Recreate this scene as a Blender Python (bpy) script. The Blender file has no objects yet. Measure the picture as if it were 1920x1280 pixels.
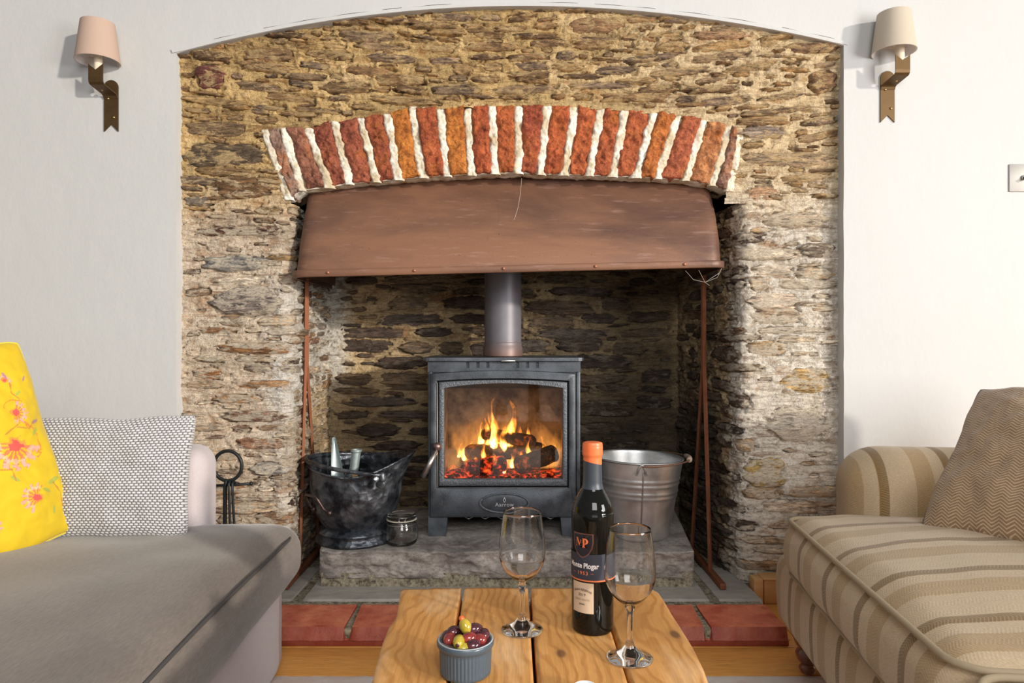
import bpy, bmesh, math, random
import numpy as np
from mathutils import Vector, Matrix

C = bpy.context.scene
COL = C.collection
F, CX, CY, H = 1300.0, 960.0, 636.0, 0.95
PI = math.pi

# ------------------------------------------------------------------ camera, light, exposure
cam_d = bpy.data.cameras.new('camera'); cam = bpy.data.objects.new('camera', cam_d); COL.objects.link(cam)
cam_d.sensor_width = 36; cam_d.lens = 36*F/1920; cam_d.shift_y = -4/1920; cam_d.clip_start = .02
cam.location = (0, 0, H); cam.rotation_euler = (PI/2, 0, 0)
C.camera = cam
w = bpy.data.worlds.new('world'); C.world = w; w.use_nodes = True
wn = w.node_tree; bgn = wn.nodes['Background']
bgn.inputs['Color'].default_value = (.97, .985, 1.0, 1); bgn.inputs['Strength'].default_value = .29

def add_light(name, kind, loc, target, energy, color, **kw):
    l = bpy.data.lights.new(name, kind); l.energy = energy; l.color = color
    for k, v in kw.items(): setattr(l, k, v)
    o = bpy.data.objects.new(name, l); COL.objects.link(o); o.location = loc
    o.rotation_euler = (Vector(target)-Vector(loc)).to_track_quat('-Z', 'Y').to_euler()
    return o
_el, _az = math.radians(10.5), math.radians(50)
_sd = Vector((-math.sin(_az)*math.cos(_el), math.cos(_az)*math.cos(_el), -math.sin(_el)))
add_light('low_sun', 'SUN', tuple(-_sd*5), (0, 0, 0), 2.5, (1.0, .91, .78), angle=math.radians(2.5))
add_light('window_light_right', 'AREA', (3.1, -.45, 1.5), (.6, 2.5, .65), 92, (1.0, .98, .95), shape='RECTANGLE', size=1.1, size_y=1.3)
add_light('window_light_behind', 'AREA', (.45, -1.5, 2.05), (.55, 2.3, .25), 58, (1.0, .985, .965), shape='RECTANGLE', size=1.4, size_y=1.2)
C.view_settings.view_transform = 'Standard'; C.view_settings.look = 'None'
C.view_settings.exposure = 0.0; C.view_settings.gamma = 1.0; C.view_settings.use_curve_mapping = False
C.cycles.use_denoising = True
C.cycles.max_bounces = 10; C.cycles.transmission_bounces = 10; C.cycles.transparent_max_bounces = 12
C.cycles.caustics_reflective = False; C.cycles.sample_clamp_indirect = 6

# ------------------------------------------------------------------ helpers
def P(px, py, d): return ((px-CX)*d/F, d, H+(CY-py)*d/F)
def S(r, g, b):
    f = lambda c: (c/255/12.92) if c/255 <= .04045 else ((c/255+.055)/1.055)**2.4
    return (f(r), f(g), f(b))
def tag(o, label=None, cat=None, group=None, kind=None):
    if label: o['label'] = label
    if cat: o['category'] = cat
    if group: o['group'] = group
    if kind: o['kind'] = kind
    return o
def thing(name, label, cat, loc=(0, 0, 0), rotz=0, group=None, kind=None):
    o = bpy.data.objects.new(name, None); COL.objects.link(o); o.location = loc; o.rotation_euler = (0, 0, rotz)
    o.empty_display_size = .05
    return tag(o, label, cat, group, kind)
def link(name, me, mat, parent=None, smooth=True):
    o = bpy.data.objects.new(name, me); COL.objects.link(o)
    if mat is not None and not me.materials: me.materials.append(mat)
    if parent is not None: o.parent = parent
    if smooth and len(me.polygons):
        me.polygons.foreach_set('use_smooth', [True]*len(me.polygons))
    return o
class MB:
    """collects geometry; build() links it as ONE mesh object"""
    def __init__(s): s.v = []; s.f = []
    def add(s, v, f):
        n = len(s.v); s.v += [tuple(map(float, p)) for p in v]; s.f += [tuple(n+i for i in q) for q in f]; return s
    def box(s, x0, x1, y0, y1, z0, z1, bev=0):
        if bev <= 0:
            return s.add([(x, y, z) for x in (x0, x1) for y in (y0, y1) for z in (z0, z1)],
                  [(0, 1, 3, 2), (4, 6, 7, 5), (0, 4, 5, 1), (2, 3, 7, 6), (0, 2, 6, 4), (1, 5, 7, 3)])
        bm = bmesh.new(); bmesh.ops.create_cube(bm, size=1)
        for v in bm.verts: v.co = Vector(((x0+x1)/2+v.co.x*(x1-x0), (y0+y1)/2+v.co.y*(y1-y0), (z0+z1)/2+v.co.z*(z1-z0)))
        bmesh.ops.bevel(bm, geom=bm.edges[:], offset=bev, segments=2, profile=.5, affect='EDGES')
        bm.verts.index_update()
        s.add([v.co for v in bm.verts], [[v.index for v in f.verts] for f in bm.faces]); bm.free(); return s
    def tube(s, pts, r, n=10, cap=True, closed=False):
        pts = [Vector(p) for p in pts]; m = len(pts); rr = r if hasattr(r, '__len__') else [r]*m
        v = []; up = None
        for i, p in enumerate(pts):
            if closed: t = pts[(i+1) % m]-pts[i-1]
            else: t = pts[min(i+1, m-1)]-pts[max(i-1, 0)]
            t.normalize()
            if up is None:
                up = Vector((0, 0, 1)) if abs(t.z) < .9 else Vector((1, 0, 0))
            a = up-t*up.dot(t)
            if a.length < 1e-6: a = t.orthogonal()
            a.normalize(); b = t.cross(a); up = a
            for k in range(n):
                q = 2*PI*k/n; v.append(p+(a*math.cos(q)+b*math.sin(q))*rr[i])
        f = []
        for i in range(m if closed else m-1):
            j = (i+1) % m
            for k in range(n):
                l = (k+1) % n; f.append((i*n+k, i*n+l, j*n+l, j*n+k))
        if cap and not closed: f += [tuple(range(n))[::-1], tuple((m-1)*n+k for k in range(n))]
        return s.add(v, f)
    def lathe(s, prof, n=32, cx=0, cy=0, fn=None, close=False):
        v = []
        for (r, z) in prof:
            for k in range(n):
                q = 2*PI*k/n
                p = (cx+r*math.cos(q), cy+r*math.sin(q), z)
                v.append(fn(p, q, r, z) if fn else p)
        f = []
        m = len(prof)
        for i in range(m if close else m-1):
            j = (i+1) % m
            for k in range(n):
                l = (k+1) % n; f.append((i*n+k, i*n+l, j*n+l, j*n+k))
        if not close:
            if prof[0][0] > 1e-5: f.append(tuple(range(n))[::-1])
            if prof[-1][0] > 1e-5: f.append(tuple((m-1)*n+k for k in range(n)))
        return s.add(v, f)
    def ball(s, c, r, n=16, m=10):
        v = []; f = []
        for i in range(m+1):
            a = PI*i/m
            for k in range(n):
                q = 2*PI*k/n; rx, ry, rz = r if hasattr(r, '__len__') else (r, r, r)
                v.append((c[0]+rx*math.sin(a)*math.cos(q), c[1]+ry*math.sin(a)*math.sin(q), c[2]+rz*math.cos(a)))
        for i in range(m):
            for k in range(n):
                l = (k+1) % n; f.append((i*n+k, (i+1)*n+k, (i+1)*n+l, i*n+l))
        return s.add(v, f)
    def prism(s, poly, y0, y1, axis='y'):
        """polygon in xz extruded along y (axis y) or polygon in xy extruded along z (axis z) or in yz along x"""
        def m(a, b, t): return {'y': (a, t, b), 'z': (a, b, t), 'x': (t, a, b)}[axis]
        n = len(poly); v = [m(a, b, y0) for a, b in poly]+[m(a, b, y1) for a, b in poly]
        f = [tuple(range(n)), tuple(range(n, 2*n))[::-1]]+[(i, i+n, (i+1) % n+n, (i+1) % n) for i in range(n)]
        return s.add(v, f)
    def build(s, name, mat, parent=None, smooth=True, sharp=None):
        me = bpy.data.meshes.new(name); me.from_pydata(s.v, [], s.f); 
        bm = bmesh.new(); bm.from_mesh(me); bmesh.ops.remove_doubles(bm, verts=bm.verts, dist=1e-6)
        bmesh.ops.recalc_face_normals(bm, faces=bm.faces)
        if sharp:
            for e in bm.edges:
                if len(e.link_faces) == 2 and e.calc_face_angle(0) > sharp: e.smooth = False
        bm.to_mesh(me); bm.free()
        return link(name, me, mat, parent, smooth)
SH35 = math.radians(35)
def grid_obj(name, X, Y, Z, mat, parent=None, keep=None, col=None, wrap=False, uv=None, loc=None, smooth=True):
    n, m = X.shape
    co = np.stack([X, Y, Z], -1).reshape(-1, 3)
    if loc is not None: co = co-np.array(loc)
    idx = np.arange(n*m).reshape(n, m)
    if wrap: idx = np.concatenate([idx, idx[:, :1]], 1)
    q = np.stack([idx[:-1, :-1], idx[:-1, 1:], idx[1:, 1:], idx[1:, :-1]], -1).reshape(-1, 4)
    if keep is not None:
        k = keep.reshape(-1); q = q[k[q].all(1)]
        used = np.zeros(len(co), bool); used[q] = True
        new = np.cumsum(used)-1; q = new[q]; co = co[used]
        if col is not None: col = col.reshape(-1, 3)[used]
    me = bpy.data.meshes.new(name)
    me.vertices.add(len(co)); me.vertices.foreach_set('co', co.astype(np.float32).ravel())
    me.loops.add(q.size); me.loops.foreach_set('vertex_index', q.astype(np.int32).ravel())
    me.polygons.add(len(q)); me.polygons.foreach_set('loop_start', np.arange(0, q.size, 4, dtype=np.int32))
    me.update(calc_edges=True)
    if col is not None:
        a = me.color_attributes.new('Col', 'FLOAT_COLOR', 'POINT')
        cc = np.ones((len(co), 4), np.float32); cc[:, :3] = col.reshape(-1, 3); a.data.foreach_set('color', cc.ravel())
    if uv is not None:
        l = me.uv_layers.new(name='UVMap'); UV = np.stack(uv, -1).reshape(-1, 2)[q.ravel()]
        l.data.foreach_set('uv', UV.astype(np.float32).ravel())
    o = link(name, me, mat, parent, smooth)
    if loc is not None: o.location = loc
    return o

# ------------------------------------------------------------------ numpy noise
_rs = np.random.RandomState(7); _perm = _rs.permutation(256); _perm = np.concatenate([_perm]*3)
_g = _rs.normal(size=(256, 3)); _g /= np.linalg.norm(_g, axis=1, keepdims=True)
def perlin(x, y, z=0):
    x, y, z = np.broadcast_arrays(np.asarray(x, float), np.asarray(y, float), np.asarray(z, float))
    xi, yi, zi = np.floor(x).astype(int), np.floor(y).astype(int), np.floor(z).astype(int)
    xf, yf, zf = x-xi, y-yi, z-zi
    u, v, t = [a*a*a*(a*(a*6-15)+10) for a in (xf, yf, zf)]
    def c(dx, dy, dz):
        h = _perm[_perm[_perm[(xi+dx) & 255]+((yi+dy) & 255)]+((zi+dz) & 255)]
        g = _g[h]; return g[..., 0]*(xf-dx)+g[..., 1]*(yf-dy)+g[..., 2]*(zf-dz)
    L = lambda a, b, t: a+(b-a)*t
    return L(L(L(c(0, 0, 0), c(1, 0, 0), u), L(c(0, 1, 0), c(1, 1, 0), u), v), L(L(c(0, 0, 1), c(1, 0, 1), u), L(c(0, 1, 1), c(1, 1, 1), u), v), t)
def fbm(x, y, z=0, o=4, g=.5):
    r = 0; a = 1; f = 1
    for i in range(o): r = r+a*perlin(x*f+i*17.3, y*f+i*5.1, z*f+i*9.7); a *= g; f *= 2.03
    return r
def sst(a, b, x): t = np.clip((x-a)/(b-a), 0, 1); return t*t*(3-2*t)
def mixa(a, b, t): return a+(b-a)*t

# ------------------------------------------------------------------ materials
def _in(nt, sock, v):
    if isinstance(v, bpy.types.NodeSocket): nt.links.new(v, sock)
    elif isinstance(v, (tuple, list)): sock.default_value = (*v, 1) if len(v) == 3 and sock.type == 'RGBA' else v
    else: sock.default_value = v
class Mat:
    def __init__(s, name, color=(.8, .8, .8), rough=.6, metal=0, **kw):
        s.m = bpy.data.materials.new(name); s.m.use_nodes = True; s.nt = s.m.node_tree
        s.b = s.nt.nodes['Principled BSDF']; s.set(**{'Base Color': color, 'Roughness': rough, 'Metallic': metal}); s.set(**kw)
    def set(s, **kw):
        for k, v in kw.items(): _in(s.nt, s.b.inputs[k.replace('_', ' ')], v)
        return s
    def node(s, t, **kw):
        n = s.nt.nodes.new(t)
        for k, v in kw.items(): setattr(n, k, v)
        return n
    def coord(s, kind='Object', scale=(1, 1, 1), rot=(0, 0, 0)):
        if kind == 'Position': o = s.node('ShaderNodeNewGeometry').outputs['Position']
        else: o = s.node('ShaderNodeTexCoord').outputs[kind]
        mp = s.node('ShaderNodeMapping'); mp.inputs['Scale'].default_value = scale; mp.inputs['Rotation'].default_value = rot
        s.nt.links.new(o, mp.inputs['Vector']); return mp.outputs[0]
    def noise(s, vec, scale=10, detail=6, rough=.6, dist=0):
        n = s.node('ShaderNodeTexNoise'); _in(s.nt, n.inputs['Vector'], vec)
        for k, v in (('Scale', scale), ('Detail', detail), ('Roughness', rough), ('Distortion', dist)): n.inputs[k].default_value = v
        return n.outputs[0]
    def ramp(s, fac, stops):
        n = s.node('ShaderNodeValToRGB'); _in(s.nt, n.inputs[0], fac); e = n.color_ramp.elements
        while len(e) < len(stops): e.new(.5)
        for i, (p, c) in enumerate(stops):
            e[i].position = p; e[i].color = (c, c, c, 1) if not hasattr(c, '__len__') else (*c, 1)
        return n.outputs[0]
    def mix(s, fac, a, b, mode='MIX'):
        n = s.node('ShaderNodeMix', data_type='RGBA', blend_type=mode)
        _in(s.nt, n.inputs[0], fac); _in(s.nt, n.inputs[6], a); _in(s.nt, n.inputs[7], b); return n.outputs[2]
    def math(s, op, a, b=0.0, c=0.0):
        n = s.node('ShaderNodeMath', operation=op); _in(s.nt, n.inputs[0], a); _in(s.nt, n.inputs[1], b); _in(s.nt, n.inputs[2], c); return n.outputs[0]
    def bump(s, h, strength=.5, dist=.01, base=None):
        n = s.node('ShaderNodeBump'); n.inputs['Strength'].default_value = strength; n.inputs['Distance'].default_value = dist
        _in(s.nt, n.inputs['Height'], h)
        if base is not None: s.nt.links.new(base, n.inputs['Normal'])
        s.nt.links.new(n.outputs[0], s.b.inputs['Normal']); return n.outputs[0]
    def sep(s, vec):
        n = s.node('ShaderNodeSeparateXYZ'); _in(s.nt, n.inputs[0], vec); return n.outputs
    def attr(s, name='Col'): return s.node('ShaderNodeAttribute', attribute_name=name).outputs['Color']
    def objcol(s): return s.node('ShaderNodeObjectInfo').outputs['Color']
    def rnd(s): return s.node('ShaderNodeObjectInfo').outputs['Random']

def fabric(name, col, rough=.95, sc=900, bs=.25, var=.12, sheen=.3):
    M = Mat(name, col, rough); v = M.coord()
    n = M.noise(v, 6, 4, .6); n2 = M.noise(M.coord(scale=(1, .25, 1), rot=(0, 0, .5)), sc, 2, .6)
    M.set(**{'Base Color': M.mix(n2, tuple(c*(1-var*2) for c in col), tuple(min(1, c*(1+var*2)) for c in col)), 'Sheen Weight': sheen})
    M.bump(n2, bs, .0015); return M
def metal_mat(name, col, rough=.4, metal=1.0, var=.3, sc=8, bs=.1):
    M = Mat(name, col, rough, metal); n = M.noise(M.coord(), sc, 6, .65)
    M.set(**{'Base Color': M.mix(n, tuple(c*(1-var) for c in col), tuple(min(1, c*(1+var)) for c in col)), 'Roughness': M.ramp(n, [(.2, rough*.75), (.8, min(1, rough*1.3))])})
    M.bump(M.noise(M.coord(), sc*12, 3), bs, .002); return M

# ================================================================== THE SETTING
DW, DS = 2.515, 2.56
M_wall = Mat('painted_plaster', (.78, .785, .775), .85)
_n = M_wall.noise(M_wall.coord('Position', (1, 1, 1)), 2.2, 5, .6)
M_wall.set(**{'Base Color': M_wall.mix(_n, (.535, .54, .54), (.58, .585, .585))})
M_wall.bump(M_wall.noise(M_wall.coord('Position', (1, 1, .6)), 9, 8, .62), .25, .012)
def arch_z(x): return 2.157-(.1075 if x < .04 else .1045)*(x-.04)**2
AX0, AX1 = -1.2188, 1.2032
def edge_w(z, s): return .0035*float(fbm(z*9, s*3.3, 0, 3))
mb = MB()
nc = 48
xs = [AX0+(AX1-AX0)*i/nc for i in range(nc+1)]
v = []; f = []
zl = [0]+[arch_z(AX0)*i/40 for i in range(1, 41)]; zr = [arch_z(AX1)*i/40 for i in range(41)]
path = [(AX0+edge_w(z, 1), z) for z in zl[:-1]]+[(x, arch_z(x)) for x in xs]+[(AX1+edge_w(z, 2), z) for z in zr[-2::-1]]
outer = []
for (x, z) in path:
    if x <= AX0+.02 and z < arch_z(AX0)-.001: outer.append((-3.4, z*2.7/arch_z(AX0)))
    elif x >= AX1-.02 and z < arch_z(AX1)-.001: outer.append((3.4, z*2.7/arch_z(AX1)))
    else: outer.append((-3.4+6.8*(x-AX0)/(AX1-AX0), 2.7))
n = len(path)
v = [(a, DW, b) for a, b in outer]+[(a, DW, b) for a, b in path]+[(a, DW+.004 if 0 else DW, b) for a, b in path]+[(a, DW+.13, b) for a, b in path]
for i in range(n-1):
    f += [(i, i+1, n+i+1, n+i), (2*n+i, 2*n+i+1, 3*n+i+1, 3*n+i)]
wall_back = mb.add(v, f).build('wall_back', M_wall.m, smooth=True, sharp=SH35)
tag(wall_back, 'white painted plaster wall with a wide arched opening around the stone fireplace', 'wall', kind='structure')
for (q0_, q1_) in ((-1.08, -.95), (-.90, -.52), (-.47, -.40), (-.36, -.22), (.10, .24), (.30, .52), (.58, .92), (.98, 1.17)):
    MB().tube([(x, DW-.0002, arch_z(x)+.0155+.001*math.sin(x*40)) for x in np.linspace(q0_, q1_, 14)], .0009, 4).build('hairline_crack', Mat('crack', (.06, .055, .05), .9).m, wall_back)
# slim raised bead that follows the arch head
mb = MB(); N = 60; v = []; f = []
for i in range(N+1):
    x = AX0-.012+(AX1-AX0+.024)*i/N; z = arch_z(min(max(x, AX0), AX1)); dz = -.216*(x-.04); L = math.hypot(1, dz); nx, nz = -dz/L, 1/L
    for (o, y) in ((0.0005, DW+.02), (0.0005, DW-.004), (.011, DW-.0055), (.0125, DW-.0055), (.0135, DW+.001)):
        v.append((x+nx*o, y, z+nz*o))
for i in range(N):
    for k in range(4): f.append((i*5+k, i*5+k+1, (i+1)*5+k+1, (i+1)*5+k))
t1 = mb.add(v, f).build('trim_1', M_wall.m, sharp=SH35); tag(t1, 'thin white plaster bead along the arch head', 'trim', kind='structure')

# ------------------------------------------------------------------ stonework
def soot_shade(x, y, z):
    """smoke staining with the recess shade painted in: strongest low down and on the right"""
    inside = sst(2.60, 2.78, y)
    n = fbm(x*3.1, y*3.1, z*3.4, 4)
    s = .02+.68*sst(-.55, .30, x+.25*n)+.45*sst(.95, .35, z+.3*n)  # upper left stays lighter where the sun patch falls
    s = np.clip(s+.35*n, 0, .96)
    leftj = sst(-.72, -.82, x)*sst(.72, .86, z+.15*n)      # upper left cheek kept light: its sunlight is painted in
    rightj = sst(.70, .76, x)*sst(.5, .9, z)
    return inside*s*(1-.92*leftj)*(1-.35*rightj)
def c3(c): return np.array(c)[None, :]
def mortar_col(x, y, z):
    sh = x.shape; x, y, z = x.ravel(), y.ravel(), z.ravel()
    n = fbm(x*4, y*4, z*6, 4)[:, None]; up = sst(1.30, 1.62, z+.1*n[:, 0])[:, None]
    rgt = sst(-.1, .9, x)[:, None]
    low = mixa(c3((1.0, .82, .63)), c3((1.06, .97, .84)), np.clip(rgt+.5*n, 0, 1))  # lower mortar pales to the right, sunlight put into its colour
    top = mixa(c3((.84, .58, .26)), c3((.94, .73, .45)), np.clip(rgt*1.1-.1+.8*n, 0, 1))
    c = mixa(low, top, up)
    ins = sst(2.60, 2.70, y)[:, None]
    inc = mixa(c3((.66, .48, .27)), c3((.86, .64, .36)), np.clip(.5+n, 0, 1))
    lj = (sst(-.70, -.80, x)*sst(.66, .82, z))[:, None]  # pale upper left cheek: sunlight put into the mortar colour
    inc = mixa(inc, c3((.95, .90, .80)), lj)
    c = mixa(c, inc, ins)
    # whitish patches and sunlit brightness painted round the left corner
    edge = (sst(-.98, -.84, x)*sst(-.5, -.75, x)*sst(.05, .3, z)*sst(1.25, 1.05, z)*sst(2.9, 2.7, y))[:, None]
    c = mixa(c, c3((.96, .92, .85)), np.clip(edge*(.7+1.2*n), 0, 1))
    dark = np.clip(.90+.14*sst(.6, .9, x)[:, None]+.5*n, .6, 1.15)  # lifted on the right in place of the sun's brightness
    c = c*dark; c = c/np.maximum(1, c.max(1, keepdims=True)/.90)*(1-.90*soot_shade(x, y, z))[:, None]
    return c.reshape(*sh, 3)

M_mortar = Mat('lime_mortar', (.6, .5, .35), .95)
_v = M_mortar.coord('Position'); _g1 = M_mortar.noise(_v, 170, 3, .7); _g2 = M_mortar.noise(_v, 38, 6, .65)
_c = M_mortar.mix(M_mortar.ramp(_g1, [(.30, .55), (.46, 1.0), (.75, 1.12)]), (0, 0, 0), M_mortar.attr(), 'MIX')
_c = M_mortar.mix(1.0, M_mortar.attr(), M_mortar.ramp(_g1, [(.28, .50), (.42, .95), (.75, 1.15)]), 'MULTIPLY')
_c = M_mortar.mix(1.0, _c, M_mortar.ramp(_g2, [(.30, (.70, .62, .52)), (.5, (1, 1, 1)), (.8, (1.12, 1.1, 1.06))]), 'MULTIPLY')
_k1 = M_mortar.noise(M_mortar.coord('Position', (1, 1, 6.5)), 11, 8, .66, .8)
_k2 = M_mortar.noise(M_mortar.coord('Position', (1, 1, 1.3)), 3.5, 4, .6)
_sk = M_mortar.math('MULTIPLY', M_mortar.ramp(_k1, [(.50, 0.0), (.60, 1.0)]), M_mortar.ramp(_k2, [(.38, .15), (.60, .95)]))
_c = M_mortar.mix(_sk, _c, M_mortar.mix(1.0, M_mortar.attr(), (.42, .33, .27), 'MULTIPLY'))
_c = M_mortar.mix(M_mortar.math('MULTIPLY', M_mortar.ramp(M_mortar.noise(M_mortar.coord('Position', (1, 1, 2.4)), 7.5, 7, .68), [(.56, 0.0), (.66, .75)]), .9), _c, M_mortar.mix(1.0, M_mortar.attr(), (.62, .40, .24), 'MULTIPLY'))
_sk2 = M_mortar.ramp(_k1, [(.32, .8), (.40, 0.0)])
_c = M_mortar.mix(_sk2, _c, M_mortar.mix(1.0, M_mortar.attr(), (.30, .22, .16), 'MULTIPLY'))
M_mortar.set(**{'Base Color': _c})
_b = M_mortar.bump(M_mortar.math('ADD', _g2, _k1), 1.0, .016); M_mortar.bump(_g1, 1.0, .006, _b)

M_stone = Mat('slate_rubble', (.3, .2, .15), .8)
_v = M_stone.coord('Position', (1, 1, 7)); _s1 = M_stone.noise(_v, 16, 8, .68, .6); _s2 = M_stone.noise(M_stone.coord('Position', (1, 1, 2)), 9, 5, .6)
_s3 = M_stone.noise(M_stone.coord('Position', (1, 1, 3.5)), 60, 5, .7)
_c = M_stone.mix(1.0, M_stone.objcol(), M_stone.ramp(_s1, [(.30, (.10, .08, .07)), (.42, (.75, .68, .62)), (.54, (1.5, 1.42, 1.3)), (.68, (2.9, 2.6, 2.2))]), 'MULTIPLY')
_c = M_stone.mix(M_stone.ramp(_s2, [(.52, 0.0), (.66, .75)]), _c, M_stone.mix(1.0, M_stone.objcol(), (2.3, 2.2, 2.0), 'MULTIPLY'))
_c = M_stone.mix(1.0, _c, M_stone.ramp(_s3, [(.3, .45), (.5, 1.0), (.8, 1.25)]), 'MULTIPLY')
_z = M_stone.sep(M_stone.node('ShaderNodeNewGeometry').outputs['Position'])
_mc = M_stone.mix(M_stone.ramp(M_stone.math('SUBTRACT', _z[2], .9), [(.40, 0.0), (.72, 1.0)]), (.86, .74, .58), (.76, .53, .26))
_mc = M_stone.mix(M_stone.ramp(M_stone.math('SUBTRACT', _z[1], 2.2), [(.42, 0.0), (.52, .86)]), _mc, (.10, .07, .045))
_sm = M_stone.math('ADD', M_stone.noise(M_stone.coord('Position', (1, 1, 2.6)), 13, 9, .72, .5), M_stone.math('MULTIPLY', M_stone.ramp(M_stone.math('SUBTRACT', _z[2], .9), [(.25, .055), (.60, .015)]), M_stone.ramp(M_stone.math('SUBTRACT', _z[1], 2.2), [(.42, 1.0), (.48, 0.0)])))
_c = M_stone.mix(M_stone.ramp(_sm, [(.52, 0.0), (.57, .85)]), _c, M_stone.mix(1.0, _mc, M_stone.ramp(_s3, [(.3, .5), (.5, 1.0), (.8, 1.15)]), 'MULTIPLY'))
M_stone.set(**{'Base Color': _c})
_b = M_stone.bump(_s1, 1.0, .022); M_stone.bump(_s3, 1.0, .008, _b)

PAL_TOP = [(.34, .215, .11), (.27, .165, .085), (.38, .25, .12), (.20, .125, .07), (.30, .21, .13), (.42, .29, .15), (.25, .18, .13)]
PAL_LOW = [(.30, .19, .12), (.26, .20, .165), (.34, .30, .27), (.40, .235, .125), (.20, .14, .11), (.46, .36, .26), (.36, .25, .17), (.27, .16, .115)]
PAL_PALE = [(.74, .63, .50), (.70, .55, .40), (.80, .72, .62), (.62, .50, .38), (.52, .40, .29), (.66, .58, .48), (.48, .34, .20), (.58, .44, .30), (.40, .27, .16), (.60, .54, .48)]
PAL_IN = [(.16, .105, .07), (.12, .085, .065), (.20, .14, .09), (.15, .115, .10), (.24, .17, .11), (.10, .07, .055)]

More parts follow.
